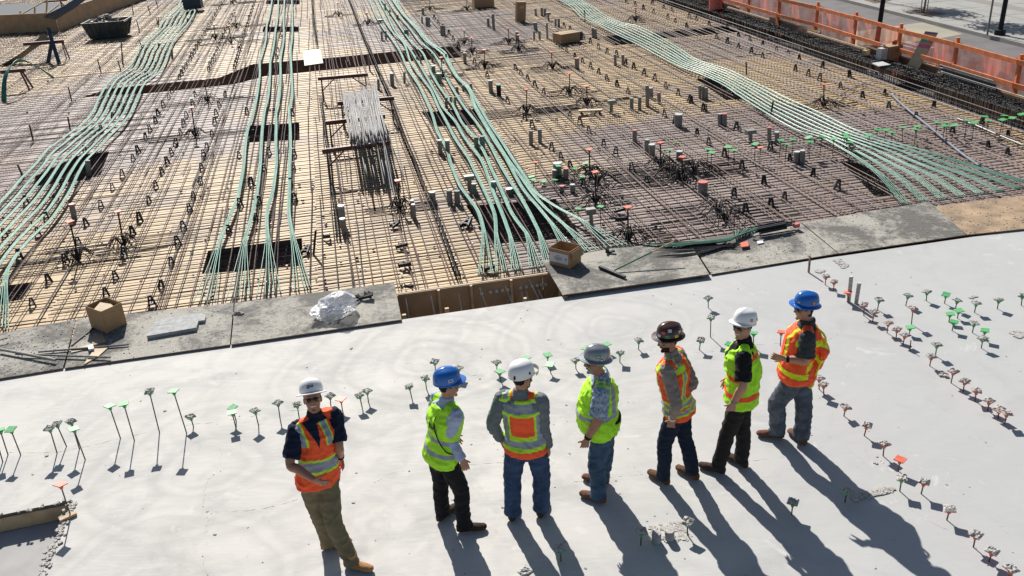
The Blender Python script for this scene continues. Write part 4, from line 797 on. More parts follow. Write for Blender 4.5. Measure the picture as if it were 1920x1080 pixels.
root = empty('bar_pile', at(130, 30, 1.0), 'pile of long grey bars on dark trestles beside the form box', 'bar pile'); bb = at(112, 62, ZD)
for i in range(40):
    t = random.random(); p, q = above(bb, 82+t*22, 32+t*4+random.uniform(-2, 2)), at(150+t*20, -8, 1.3)
    k = MB(); k.tube([p-root.location, (p.lerp(q, .5))-root.location+V((0, 0, -.06)), q-root.location], .018, 4); k.build('bar', M['bargrey'], root)
for i, (x, y) in enumerate(((118, 48), (140, 32), (172, 14))):
    b_ = at(x, y, ZD); root = empty('sawhorse', b_, '%s dark trestle under the grey bar pile at the top left' % ordn(i+1), 'sawhorse', 'trestles beside the form box')
    w_ = 1.0; k = MB(); k.beam(V((-.7, 0, 1.25)), V((.5, .1, 1.25)), .08, .08); k.build('top_beam', M['redbeam'], root)
    for s_ in (-.25, .25): k = MB(); k.beam(V((.2, 0, 1.22)), V((.55+s_, s_, 0)), .045, .045); k.build('leg', M['redbeam'], root)
# dark blue grey flat piece filling the form box
k = MB(); P = [at(-30, 60, -.2), at(110, 56, -.2), at(118, 8, -.2), at(-30, 12, -.2)]; k.prism([(p.x, p.y) for p in P], -.28, -.1); tag(k.build('dark_box_infill', M['darkflat']), 'dark sheeting inside the form box at the top left', 'infill')

for i, (pts_, r, lb) in enumerate((([(1672, 176), (1690, 195), (1738, 234), (1772, 262), (1806, 290), (1838, 312)], .028, 'pale blue grey conduit snaking across the right end of the deck'), ([(1794, 222), (1830, 235), (1860, 248), (1925, 275)], .022, 'pale grey conduit nearest the stirrup cage at the right'), ([(1560, 192), (1585, 172), (1625, 155)], .014, 'thin grey bar running from the far nest toward the edge'))):
    P = smooth_path([at(x, y, ZD+.09) for x, y in pts_], 5); k = MB(); k.tube(P, r, 8); tag(k.build('conduit', M['galv'] if i else simple('blue_grey_conduit', (.16, .18, .215), .75), loc=P[0], smooth=True), lb, 'conduit')
# ---------------------------------------------------------------- right edge: cage, form boards, fence, street
UC0, UC1 = 12.92, 13.70
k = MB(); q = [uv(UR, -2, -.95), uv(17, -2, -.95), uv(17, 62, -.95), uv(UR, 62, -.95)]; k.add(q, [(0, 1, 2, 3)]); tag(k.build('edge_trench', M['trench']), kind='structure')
root = empty('edge_cage', uv(UC0, 8, -.4), 'long black stirrup cage filling the edge beam along the right side', 'bar cage'); o = root.location
def ring(v, r):
    lean = random.uniform(-.05, .05); z0, z1 = -.72, .04+random.uniform(-.02, .02); a, b = UC0+random.uniform(-.02, .02), UC1+random.uniform(-.02, .02)
    return [uv(a, v, z0)-o, uv(a, v+lean, z1)-o, uv((a+b)/2, v+lean+.02, z1+.03)-o, uv(b, v+lean, z1)-o, uv(b, v, z0)-o]
vs = list(np.arange(5.2, 42, .105))
for v in vs[:100]: k = MB(); k.tube(ring(v, 0), .0095, 4); k.build('stirrup', M['black'], root)
k = MB()
for v in vs[100:]: k.tube(ring(v, 0), .0105, 4)
tag(k.build('stirrups', M['black'], root), kind='stuff')
for i in range(12):
    u = UC0+.02+(UC1-UC0-.04)*(i/11); k = MB(); k.tube([uv(u+random.uniform(-.02, .02), v, .015+random.uniform(-.03, .03))-o for v in np.arange(4, 43, 2.0)], .014, 4); k.build('long_bar', M['black'], root)
k = MB()
for _ in range(1500):
    v = random.uniform(5, 41); u = random.uniform(UC0, UC1); a = uv(u, v, .03+random.uniform(0, .05))-o; k.tube([a, a+TU*random.uniform(-.06, .06)+LV*random.uniform(.03, .09)+V((0, 0, random.uniform(.0, .05)))], .010, 4)
tag(k.build('hooked_ends', M['black'], root), kind='stuff')
for i in range(3):
    k = MB(); k.tube([uv(UC0-.09-.03*i, v, -.1-.1*i) for v in np.arange(4, 43, 2.0)], .012, 5); tag(k.build('edge_bar', M['bargrey'] if i == 0 else M['black']), ('pale top', 'middle', 'lowest')[i]+' long bar running along the deck edge beside the stirrup cage', 'edge bar', 'bars along the deck edge')
FB = [(5, 10.2, 0), (9.9, 14.2, 1), (13.7, 17.6, 0), (17.2, 21.0, 1), (20.5, 24.3, 0), (23.8, 27.6, 1), (27.0, 31.0, 0), (30.4, 34.6, 1), (34, 38.5, 0), (38, 43, 1)]
for i, (a, b, s_) in enumerate(FB):
    u = UC1+.12+s_*.28; k = MB(); k.beam(uv(u, a, -.42), uv(u, b, -.42), .03, .96, 0); k.beam(uv(u+.035, a, .05), uv(u+.035, b, .05), .045, .09, 1)
    for v in np.arange(a+.4, b, 1.3): k.beam(uv(u+.05, v, .02), uv(u+.50, v, -.55), .05, .04, 1)
    tag(k.build('edge_form_board', [M['formdark'], M['board']]), 'ply edge form board outside the stirrup cage, %s from the near end' % ordn(i+1), 'form board', 'edge form boards')
# fence
FP = [(1915, 105), (1796, 73), (1690, 47), (1606, 25), (1534, 6)]
UF = 14.25; ZF = -.45; zt = 1.02
vsf = [touv(at(x, y, 1.0))[1] for x, y in FP]; step = (vsf[-1]-vsf[0])/4
vsf = [vsf[0]-step*i for i in (3, 2, 1)] + vsf + [vsf[-1]+step*i for i in (1, 2, 3, 4)]
uf = [touv(at(x, y, 1.0))[0] for x, y in FP]; print('fence u', [round(float(x), 2) for x in uf], 'v', [round(float(x), 1) for x in vsf])
UF = sum(uf)/len(uf)
for i, v in enumerate(vsf):
    k = MB(); uu = uf[i-3] if 3 <= i < 8 else UF
    k.beam(uv(uu, v, ZF), uv(uu, v, zt+.02), .09, .09); p = uv(uu, v, ZF); tag(k.build('fence_post', M['fence'], loc=p), 'orange timber fence post, %s from the near end' % ordn(i+1), 'fence post', 'posts of the orange street fence')
for i in range(len(vsf)-1):
    ua_, ub_ = (uf[i-3] if 3 <= i < 8 else UF), (uf[i-2] if 3 <= i+1 < 8 else UF)
    for z, nm in ((.86, 'upper'), (.28, 'lower')):
        k = MB(); k.beam(uv(ua_-.07, vsf[i]+.01, z), uv(ub_-.07, vsf[i+1]-.01, z+random.uniform(-.02, .02)), .045, .12)
        tag(k.build('fence_rail', M['fence'], loc=uv(ua_, vsf[i], z)), 'orange %s fence rail in the %s bay from the near end' % (nm, ordn(i+1)), 'fence rail', 'rails of the orange street fence')
    k = MB(); n = 14
    vs_ = []
    for a in range(n+1):
        t = a/n; u = ua_+(ub_-ua_)*t+.06+.04*math.sin(t*9+i)
        top = .95-.22*math.sin(math.pi*t)*random.uniform(.7, 1)
        for z in (ZF-.1, ZF+(top-ZF)*.5, top): vs_.append(uv(u+random.uniform(-.02, .02), vsf[i]+(vsf[i+1]-vsf[i])*t, z))
    fs = [(a*3+b, (a+1)*3+b, (a+1)*3+b+1, a*3+b+1) for a in range(n) for b in range(2)]; k.add(vs_, fs)
    tag(k.build('fence_net', M['net'], loc=vs_[0]), 'sheer orange netting sagging in the %s fence bay from the near end' % ordn(i+1), 'netting', 'netting of the orange street fence')
for i, v in enumerate(vsf):
    uu = uf[i-3] if 3 <= i < 8 else UF; k = MB(); a, b, c_ = uv(uu-.10, v, .25), uv(uu-.12, v, ZF), uv(uu-.12, v-.55, ZF); k.add([a, b, c_, a+TU*.03, b+TU*.03, c_+TU*.03], [(0, 1, 2), (5, 4, 3), (0, 3, 4, 1), (1, 4, 5, 2), (2, 5, 3, 0)])
    tag(k.build('net_brace', M['fence'], loc=b), 'orange triangular brace at the foot of the %s fence post from the near end' % ordn(i+1), 'brace', 'braces of the orange street fence')
# painted board leaning on the fence
b = at(1711, 128, -.05); t = above(b+V((.42, .0, 0)), 1747, 60); t0 = b; root = empty('painted_board', b, 'long ply board with rainbow painted end leaning on the orange fence', 'painted board')
d = t-b; L = d.length; wv_ = V((d.y, -d.x, 0)).normalized() if abs(d.x)+abs(d.y) > .01 else TU
wv_ = (TU*.35 - LV*.94).normalized(); w = .20; nrm = d.cross(wv_).normalized()
segs = [(0, .56, 'board'), (.56, .66, 'pink'), (.66, .71, 'peach'), (.71, .79, 'aqua'), (.79, .85, 'peach'), (.85, .90, 'sky'), (.90, .94, 'yellow'), (.94, 1, 'purple')]
Mx = Matrix((wv_, d.normalized(), nrm)).transposed()
for a, b_, mt in segs:
    k = MB(); k.box(d*((a+b_)/2), (w*2, L*(b_-a), .025), M=Mx); k.build('board' if mt == 'board' else 'painted_stripe', M[mt], root)
# bar bundle near fence
a, b = at(1762, 132, .12), at(1862, 163, .12); root = empty('bar_bundle', a, 'strapped bundle of black bars with bright sides lying by the fence', 'bar bundle')
for i in range(60):
    an = random.random()*6.28; r = random.random()**.5*.16; of = V((0, math.cos(an)*r*1.2, math.sin(an)*r)); k = MB(); k.tube([of+(a-b).normalized()*random.uniform(-.06, .06), b-a+of], .013, 5); k.build('bar', M['black'] if i % 4 else M['bargrey'], root)
# cartons and odds on the form boards
for (x, y, sx, sy, h, lb, mt) in ((1668, 108, .55, .4, .38, 'open brown carton on the edge boards beside the fence', 'card'), (1652, 112, .25, .2, .35, 'crumpled pale bag on the stirrup cage', 'tapew'), (1623, 104, .16, .16, .16, 'small tan can on the edge boards', 'board')):
    c = at(x, y, .04); k = MB(); k.box((0, 0, h/2), (sx, sy, h), .4); k.box((sx*.3, sy*.4, h+.04), (sx*.5, .02, .12), .7); tag(k.build('carton', M[mt], loc=(0, 0, 0)), lb, 'carton').location = c
k = MB(); P = [at(x, y, .10) for x, y in ((1635, 118), (1655, 115), (1670, 121), (1648, 124))]; k.prism([(p.x, p.y) for p in P], .08, .10); tag(k.build('white_sheet', M['tapew']), 'white sheet lying on the stirrup cage', 'sheet')
root = empty('orange_drum', at(1341, 20, .0), 'small orange red drum standing on the cage at the top', 'drum'); k = MB(); k.cyl(V((0, 0, 0)), V((0, 0, .62)), .26, 20, r2=.28); k.build('body', M['redtape'], root); k = MB(); k.cyl(V((0, 0, .62)), V((0, 0, .68)), .29, 20); k.build('rim', M['orange'], root)
# street
ZS = -.62
def sheet(name, mt, poly, z): k = MB(); k.add([V((p.x, p.y, z)) for p in poly], [tuple(range(len(poly)))]); tag(k.build(name, M[mt]), kind='structure')
c0, c1 = at(1567, 0, ZS), at(1920, 90, ZS); dk = (c0-c1).normalized(); nk = V((dk.y, -dk.x, 0)).normalized()
if nk.x < 0: nk = -nk
P0 = c1-dk*30; P1 = c1+dk*110
sheet('street', 'asphalt', [P0-nk*7, P0+nk*.1, P1+nk*.1, P1-nk*7.5], ZS)
e0, e1 = c1+nk*.0, c1
k = MB(); k.beam(P0+nk*.08+V((0, 0, .06)), P1+nk*.08+V((0, 0, .06)), .16, .15); tag(k.build('kerb', M['walkc']), kind='structure')
sheet('pavement', 'walkc', [P0+nk*.16, P0+nk*7.6, P1+nk*7.6, P1+nk*.16], ZS+.13)
sheet('pavement_band', 'pband', [P0+nk*4.1, P0+nk*4.75, P1+nk*4.75, P1+nk*4.1], ZS+.134)
sheet('far_dark_strip', 'darkflat', [P0+nk*7.6, P0+nk*30, P1+nk*30, P1+nk*7.6], ZS+.10)  # plain dark blue grey strip beyond the pavement
jt = MB()
for i in range(60):
    p = P0+dk*(i*2.2); jt.beam(p+nk*.2+V((0, 0, .132)), p+nk*7.6+V((0, 0, .132)), .025, .006)
for q in (1.6, 3.0, 6.0): jt.beam(P0+nk*q+V((0, 0, .132)), P1+nk*q+V((0, 0, .132)), .025, .006)
tag(jt.build('pavement_joints', M['pband']), kind='structure')
ap = [at(x, y, ZS+.004) for x, y in ((1655, 52), (1730, 42), (1806, 64), (1770, 71), (1690, 82), (1560, 88), (1600, 60))]; sheet('driveway_apron', 'apron', ap, ZS+.006)
k = MB()
for (x0, y0_, x1, y1) in ((1685, 76, 1745, 92), (1700, 78, 1752, 90), (1690, 84, 1736, 96)): k.beam(at(x0, y0_, ZS+.012), at(x1, y1, ZS+.012), .08, .004)
tag(k.build('road_marking', M['white']), kind='structure')
for j, (pts_, lb) in enumerate((([(1692, 22), (1722, 17), (1775, 25), (1742, 31)], 'nearer'), ([(1620, 0), (1640, -6), (1672, 1), (1640, 6)], 'farther'))):
    sheet('tree_pit', 'soil', [at(x, y, ZS+.137) for x, y in pts_], ZS+.14)
def tree(base, h, label, lean=0):
    root = empty('street_tree', base, label, 'tree', 'young street trees'); k = MB(); k.tube([V((0, 0, 0)), V((.03, 0, h*.5)), V((lean, 0, h)), V((lean, 0, h+1.2))], [.045, .035, .028, .01], 8)
    for i in range(7):
        a = i*.9; z = h*.75+i*.2; k.tube([V((lean*.7, 0, z)), V((lean+math.cos(a)*.9, math.sin(a)*.9, z+.6))], [.018, .006], 5)
    k.build('trunk', M['bark'], root)
    k = MB()
    for x in (-.12, .14): k.tube([V((x, .03, 0)), V((x, .03, 2.2))], .022, 6)
    k.build('support_stake', M['lumber'], root)
    k = MB()
    for _ in range(900):
        a = random.random()*6.28; r = 1.15*random.random()**.6; z = h+.5+random.gauss(0, .35); spoke = .5+.5*abs(math.sin(a*4.5))
        p = V((lean+math.cos(a)*r*spoke, math.sin(a)*r*spoke, z)); M3 = Matrix.Rotation(random.random()*6.28, 3, 'Z')@Matrix.Rotation(random.uniform(-1, 1), 3, 'X')
        k.add([p+M3@V(q) for q in ((-.05, 0, 0), (0, .16, .02), (.05, 0, 0), (0, -.12, -.02))], [(0, 1, 2, 3)])
    k.build('crown', M['leaf'], root)
tree(at(1732, 24, ZS+.14), 2.9, 'young street tree in the nearer mulch pit, two stakes beside its trunk')
tree(at(1640, 1, ZS+.14), 2.7, 'young street tree in the farther mulch pit at the top edge')
def lamp(px, py, tx, ty, label, r, h, mt='black', head=True):
    b = at(px, py, ZS+(.13 if px > 1700 else 0)); t = above(b, tx, ty)-b; root = empty('street_lamp' if head else 'sign_pole', b, label, 'street lamp' if head else 'pole', 'lamp posts along the street' if head else None)
    k = MB(); k.tube([V((0, 0, 0)), t.normalized()*h], [r, r*.75], 12); k.build('pole', M[mt], root)
    if head:
        k = MB(); k.cyl(V((0, 0, 0)), V((0, 0, .18)), r*2.2, 12); k.build('base', M[mt], root)
        k = MB(); k.box(t.normalized()*h+V((0, 0, .05)), (.9, .25, .12)); k.build('lamp_head', M[mt], root)
lamp(1874, 65, 1886, 0, 'black lamp post with a round base standing on the pavement', .085, 7)
lamp(1642, 95, 1656, 0, 'black lamp post rising behind the orange fence', .085, 7)
lamp(1851, 66, 1862, 0, 'thin grey pole standing on the pavement beside the lamp post', .035, 5, 'galv', False)
# ---------------------------------------------------------------- loose things on the walkway
def plank(poly, z, h, label, mt='greyboard', name='plank', cat='plank', group=None):
    P = [at(x, y, z+h) for x, y in poly]; k = MB(); k.prism([(p.x, p.y) for p in P], z, z+h); return tag(k.build(name, M[mt], loc=None), label, cat, group)
plank([(293, 598), (378, 587), (386, 591), (384, 600), (290, 611)], .035, .045, 'grey mortar coated plank lying behind, half covered, on the walkway')
plank([(280, 613), (372, 601), (368, 614), (275, 630)], .036, .055, 'grey mortar coated plank lying in front on the walkway')
plank([(172, 632), (192, 624), (198, 640), (173, 648)], .035, .02, 'small square ply offcut beside the cardboard box', 'walk_brown', 'ply_offcut', 'ply offcut')
plank([(134, 656), (165, 646), (172, 649), (160, 655), (133, 661)], .036, .012, 'pale splinter of ply near the small ply offcut', 'board', 'ply_offcut', 'ply offcut')
plank([(176, 655), (204, 650), (184, 668), (157, 683)], .036, .014, 'pale worn board scrap lying across the walkway edge', 'board', 'ply_offcut', 'ply offcut')
plank([(164, 647), (174, 645), (176, 653), (166, 655)], .055, .03, 'small white block beside the ply offcut', 'paper', 'block', 'block')
for i, (a, b, r, mt, lb) in enumerate((((134, 648), (178, 613), .010, 'bar', 'dark thin bar lying from the box toward the slab'), ((72, 660), (241, 646), .014, 'bargrey', 'long grey rod crossing in front of the box'), ((30, 664), (207, 670), .014, 'bargrey', 'long grey rod lying nearest the slab edge'), ((0, 655), (104, 675), .020, 'galv', 'grey pipe lying slantwise on the far left board'), ((-10, 640), (14, 634), .010, 'bargrey', 'short rod end at the left picture edge'))):
    p, q = at(*a, .045+.012*i), at(*b, .045+.012*i); k = MB(); k.tube([p, q], r, 8); tag(k.build('rod', M[mt], loc=p), lb, 'rod', 'rods on the left walkway')
k = MB(); p = at(448, 588, .05); 
for j in range(5): k.box(p+V((random.uniform(-.05, .05), random.uniform(-.015, .015), .0)), (.12, .04, .025), random.uniform(-.3, .3))
tag(k.build('rag', M['crust'], loc=None), 'crumpled brown rag lying on the board joint', 'rag')
# plastic bag
bm_ = bmesh.new(); bmesh.ops.create_icosphere(bm_, subdivisions=5, radius=1)
for v in bm_.verts:
    c = v.co.copy(); n1 = noise.noise(c*1.6+V((3, 1, 0))); n2 = noise.noise(c*4); r = 1+.34*n1+.10*n2-.10*abs(noise.noise(c*3+V((5, 2, 1)))); v.co = V((c.x*r*.36, c.y*r*.25, c.z*r*.21)); v.co.z = max(v.co.z, -.10)
    v.co.z += .04*math.sin(v.co.x*6)
for v in bm_.verts:
    if v.co.x < -.20: v.co.y -= .10*((-.20-v.co.x)/.1); v.co.z *= .6
me = bpy.data.meshes.new('plastic_bag'); bm_.to_mesh(me); me.materials.append(M['bag']); me.polygons.foreach_set('use_smooth', [True]*len(me.polygons))
ob = bpy.data.objects.new('plastic_bag', me); COL.objects.link(ob); ob.location = at(626, 578, .14); ob.rotation_euler[2] = .25; tag(ob, 'crumpled clear plastic bag on the dark walkway board', 'plastic bag')
k = MB()
for _ in range(26): k.box(V((random.uniform(-.16, .16), random.uniform(-.09, .09), random.uniform(-.05, .06))), (.14, .03, .02), M=Matrix.Rotation(random.random()*3, 3, 'Z')@Matrix.Rotation(random.random(), 3, 'X'))
tag(k.build('bag_contents', M['paper'], loc=(0, 0, 0)), 'pale plastic clips packed inside the clear bag', 'clips', kind='stuff').location = at(626, 578, .14)
def clip_pile(px, py, z, n, s_, label, spread, name='plastic_chair', mt='plastic'):
    root = empty('clip_pile', at(px, py, z), label, 'clip pile')
    for i in range(n):
        p = V((random.uniform(-1, 1)*spread[0], random.uniform(-1, 1)*spread[1], random.uniform(.0, spread[2]))); k = MB()
        for t in (-1, 1): k.beam(p+V((0, t*.02, 0)), p+V((math.cos(i*2.1)*s_, t*.02+math.sin(i*2.1)*s_*.4, .03)), .012, .03)
        k.beam(p+V((0, -.03, 0)), p+V((0, .03, .03)), .02, .02); k.build('clip', M[mt], root)
clip_pile(684, 560, .05, 9, .13, 'tangle of black plastic clips spilling from the clear bag', (.12, .05, .06))
clip_pile(1143, 474, .08, 3, .10, 'single broken black chair lying behind the broom', (.02, .02, .02))
root = empty('clip_bundle', at(1450, 432, .06), 'bundle of black plastic clips with a red end on the right walkway', 'clip bundle')
a, b = at(1422, 437, .08)-root.location, at(1488, 424, .09)-root.location
for i in range(16):
    of = V((random.uniform(-.05, .05), random.uniform(-.09, .09), random.uniform(0, .10))); k = MB(); k.beam(a+of, a.lerp(b, random.uniform(.6, 1))+of, .02, .025); k.build('clip', M['plastic'], root)
k = MB(); k.box(b+V((.04, -.02, .02)), (.10, .07, .07), .4); k.build('red_end', M['redtape'], root)
clip_pile(1413, 445, .06, 2, .10, 'grey upright plastic clip beside the orange tag', (.01, .01, .05), mt='galv')
plank([(1388, 455), (1402, 452), (1404, 461), (1390, 463)], .06, .02, 'bright orange tag lying on the dark rods', 'orange', 'tag_block', 'tag')
plank([(1419, 452), (1430, 450), (1432, 455), (1421, 457)], .04, .01, 'small white paper scrap by the grey clip', 'paper', 'paper_scrap', 'paper scrap')
# dark rods and green cables lying on the walkway
root = empty('rod_bundle', at(1290, 462, .05), 'fan of black rods lying along the walkway behind the broom', 'rod bundle')
for i in range(26):
    y = 455+i*1.05; x0 = 1192+random.uniform(0, 30)+(20 if i > 13 else 0); a, m_, b = at(x0, y+4, .06), at(1300, y-2+random.uniform(-2, 2), .07), at(1392-random.uniform(0, 50), 462-i*.25+random.uniform(-3, 5), .06)
    k = MB(); k.tube([q-root.location for q in smooth_path([a, m_, b], 4)], .010, 5); k.build('rod', M['black'], root)
root = empty('cable_bunch', at(1340, 448, .08), 'bunch of dark green cables curving along the back of the walkway', 'cable bundle')
for i in range(11):
    a, m1, m2, b = at(1205+i*7, 460+i*.5, .08), at(1290, 455+i*.55, .09+.006*(i%3)), at(1370, 446+i*.45, .10+.006*(i%2)), at(1434-i*6, 425+i*.7, .08)
    k = MB(); k.tube([q-root.location for q in smooth_path([a, m1, m2, b], 5)], .012, 6); k.build('cable', M['black'] if i % 3 == 1 else M['dgreen'], root, smooth=True)
# broom
hd0, hd1 = at(1124, 503, .07), at(1172, 523, .07); root = empty('push_broom', (hd0+hd1)/2-V((0, 0, .07)), 'push broom with green and wood handle lying on the pale board', 'broom'); o = root.location
dh = (hd1-hd0).normalized()
k = MB(); k.beam(hd0-o+V((0, 0, .03)), hd1-o+V((0, 0, .03)), .05, .035); k.build('head', M['plastic'], root)
k = MB()
for i in range(160):
    p = hd0.lerp(hd1, random.random())-o; q = V((random.uniform(-.02, .02), random.uniform(-.02, .02), 0)); k.tube([p+q+V((0, 0, .02)), p+q*1.6+V((0, -.01, -.06))], .003, 3)
k.build('bristles', M['bristle'], root)
h0, hm, h1 = at(1152, 507, .10)-o, at(1222, 471, .32)-o, at(1264, 452, .38)-o
k = MB(); k.tube([h0, h0.lerp(h1, .62)], .013, 8); k.build('green_handle', M['dgreen'], root); k = MB(); k.tube([h0.lerp(h1, .62), h1], .012, 8); k.build('wood_handle', M['lumber'], root)
k = MB()
for i in range(5): k.box(hd0.lerp(hd1, .40+i*.06)-o+V((0, 0, .0485))+V((.0, -.012, 0)), (.018, .006, .001), .7)
k.build('head_print', M['paper'], root)
JK = ['pel', 'neck', 'head']+[b+s for s in 'LR' for b in ('toe', 'heel', 'an', 'hip', 'sh', 'kn', 'el', 'wr')]
POSE = {}
POSE['P1'] = {k: q for k, q in zip(JK, [(-1.918,6.796,0.95),(-1.876,6.891,1.549),(-1.874,6.912,1.724),(-1.5,6.525,0.0),(-1.765,6.613,0.0),(-1.69,6.588,0.1),(-1.836,6.844,0.95),(-1.715,6.984,1.499),(-1.824,6.669,0.516),(-1.685,6.82,1.252),(-1.721,6.955,1.033),(-1.763,6.944,0.0),(-2.033,6.869,0.0),(-1.956,6.891,0.1),(-2.001,6.749,0.95),(-2.036,6.799,1.499),(-1.977,6.79,0.516),(-2.095,6.602,1.251),(-1.88,6.497,1.139)]) if q}
POSE['P2'] = {k: q for k, q in zip(JK, [(-0.783,7.118,0.899),(-0.689,7.127,1.466),(-0.652,7.131,1.641),(-0.712,7.381,0.0),(-0.9,7.173,0.0),(-0.846,7.232,0.1),(-0.83,7.2,0.899),(-0.782,7.288,1.416),(-0.838,7.229,0.489),0,0,(-0.417,7.03,0.0),(-0.696,7.007,0.0),(-0.616,7.014,0.1),(-0.735,7.035,0.899),(-0.597,6.967,1.416),(-0.628,7.042,0.489),(-0.694,7.011,1.147),(-0.575,6.954,0.922)]) if q}
POSE['P3'] = {k: q for k, q in zip(JK, [(0.042,7.191,0.894),(0.025,7.191,1.458),(0.042,7.191,1.633),(-0.094,7.375,0.0),(-0.15,7.101,0.0),(-0.134,7.179,0.1),(-0.049,7.215,0.894),(-0.154,7.239,1.408),(-0.112,7.226,0.486),(-0.27,7.177,1.15),(-0.197,7.251,0.911),(0.216,7.395,0.0),(0.136,7.126,0.0),(0.159,7.203,0.1),(0.134,7.166,0.894),(0.203,7.143,1.408),(0.175,7.214,0.486),(0.219,7.14,1.118),(0.255,7.157,0.861)]) if q}
POSE['P4'] = {k: q for k, q in zip(JK, [(0.832,7.495,0.858),(0.816,7.497,1.398),(0.768,7.502,1.573),(0.585,7.457,0.0),(0.823,7.31,0.0),(0.755,7.352,0.1),(0.824,7.401,0.858),(0.8,7.313,1.348),(0.753,7.379,0.466),(0.753,7.249,1.069),(0.646,7.281,0.835),(0.638,7.73,0.0),(0.893,7.615,0.0),(0.82,7.648,0.1),(0.841,7.59,0.858),(0.832,7.681,1.348),(0.869,7.614,0.466),0,0]) if q}
POSE['P5'] = {k: q for k, q in zip(JK, [(1.611,7.615,0.932),(1.546,7.629,1.519),(1.505,7.638,1.694),(1.35,7.746,0.0),(1.515,7.52,0.0),(1.468,7.585,0.1),(1.571,7.529,0.932),(1.468,7.461,1.469),(1.48,7.572,0.506),(1.517,7.265,1.189),(1.502,7.359,0.947),(1.663,7.794,0.0),(1.838,7.576,0.0),(1.788,7.638,0.1),(1.651,7.701,0.932),(1.624,7.797,1.469),(1.71,7.678,0.506),(1.748,7.605,1.209),0]) if q}
POSE['P6'] = {k: q for k, q in zip(JK, [(2.278,7.731,0.958),(2.281,7.73,1.562),(2.264,7.735,1.737),(1.91,7.815,0.0),(2.139,7.655,0.0),(2.073,7.701,0.1),(2.254,7.639,0.958),(2.233,7.551,1.512),(2.159,7.671,0.521),(2.203,7.402,1.264),(2.138,7.473,1.023),(2.233,7.958,0.0),(2.4,7.734,0.0),(2.353,7.798,0.1),(2.303,7.823,0.958),(2.329,7.909,1.512),(2.354,7.802,0.521),0,0]) if q}
POSE['P7'] = {k: q for k, q in zip(JK, [(3.017,8.192,0.911),(3.067,8.174,1.485),(3.029,8.188,1.66),(2.68,8.318,0.0),(2.948,8.238,0.0),(2.872,8.261,0.1),(2.993,8.1,0.911),(3.02,7.995,1.435),(2.839,8.212,0.495),(3.004,7.953,1.18),(2.802,8.004,1.18),(3.046,8.332,-0.0),(3.136,8.067,-0.0),(3.11,8.143,0.1),(3.042,8.284,0.911),(3.115,8.353,1.435),(3.127,8.192,0.495),0,0]) if q}
# ---------------------------------------------------------------- people
def cloth(name, col, bp=.25, rough=.85, var=.10, scale=9):
    return simple(name, col, rough, var=var, scale=scale, bp=bp, bscale=scale*3, spec=.2)
K = {'orange': cloth('safety_orange', (.95, .115, .035), rough=.7), 'lime': cloth('safety_lime', (.42, .85, .035), rough=.7), 'limeband': cloth('lime_trim', (.52, .85, .05), rough=.7), 'yellow': cloth('yellow_trim', (.72, .80, .03), rough=.7),
     'silver': cloth('silver_tape', (.30, .33, .37), .1, .45), 'black': cloth('black_cloth', (.012, .012, .014)), 'navy': cloth('navy_cloth', (.012, .018, .038)), 'khaki': cloth('khaki_cloth', (.175, .145, .085)),
     'paleblue': cloth('pale_blue_shirt', (.36, .42, .56)), 'grey': cloth('grey_fleece', (.155, .175, .185), .5), 'jean': cloth('blue_denim', (.035, .065, .13), .5, var=.35), 'jean2': cloth('mid_denim', (.045, .085, .14), .5, var=.35), 'jeangrey': cloth('faded_grey_denim', (.085, .10, .125), .5, var=.4),
     'darkjean': cloth('dark_denim', (.012, .02, .038), .4), 'brownblack': cloth('charcoal_trousers', (.022, .020, .019), .4), 'taupe': cloth('taupe_shirt', (.26, .215, .18), .4), 'charcoal': cloth('charcoal_shirt', (.045, .05, .055), .4),
     'tanboot': cloth('tan_leather', (.38, .20, .09), .4), 'brownboot': cloth('brown_leather', (.10, .048, .026), .4), 'darkboot': cloth('dark_leather', (.045, .028, .02), .4), 'redboot': cloth('red_brown_leather', (.135, .06, .04), .4), 'sole': cloth('boot_sole', (.035, .03, .028)), 'palesole': cloth('pale_sole', (.35, .30, .24)),
     'hair': cloth('dark_hair', (.018, .013, .010), .6, scale=40), 'greyhair': cloth('grey_hair', (.25, .24, .23), .6, scale=40), 'teeth': cloth('teeth', (.75, .72, .66), 0), 'lip': cloth('lips', (.30, .11, .085), 0), 'lens': simple('dark_lens', (.006, .006, .008), .12), 'skin': simple('skin', (.42, .215, .135), .5, var=.10, scale=14), 'skin2': simple('skin_tanned', (.34, .16, .095), .5, var=.12, scale=14),
     'hatwhite': simple('helmet_white', (.74, .74, .74), .28, var=.03), 'hatblue': simple('helmet_blue', (.015, .13, .46), .25, var=.05), 'hatgrey': simple('helmet_grey', (.26, .285, .31), .25, .3, var=.08), 'hatdark': simple('helmet_dark_brown', (.055, .022, .018), .25, var=.2), 'visor': simple('visor', (.30, .30, .32), .1)}
def m_floral():
    m, t, b = newmat('floral_shirt'); co = coords(t); v = N(t, 'ShaderNodeTexVoronoi', Scale=26); t.links.new(co, v.inputs[0]); f = nz(t, co, 34, 3, .7, 2)
    c = mixc(t, ramp(t, f, [(.42, 0), (.55, 1)]), (.42, .50, .60), (.10, .17, .27)); c = mixc(t, ramp(t, v.outputs['Distance'], [(.10, 1), (.16, 0)]), c, (.55, .30, .22)); t.links.new(c, b.inputs['Base Color']); b.inputs['Roughness'].default_value = .85; return m
K['floral'] = m_floral()
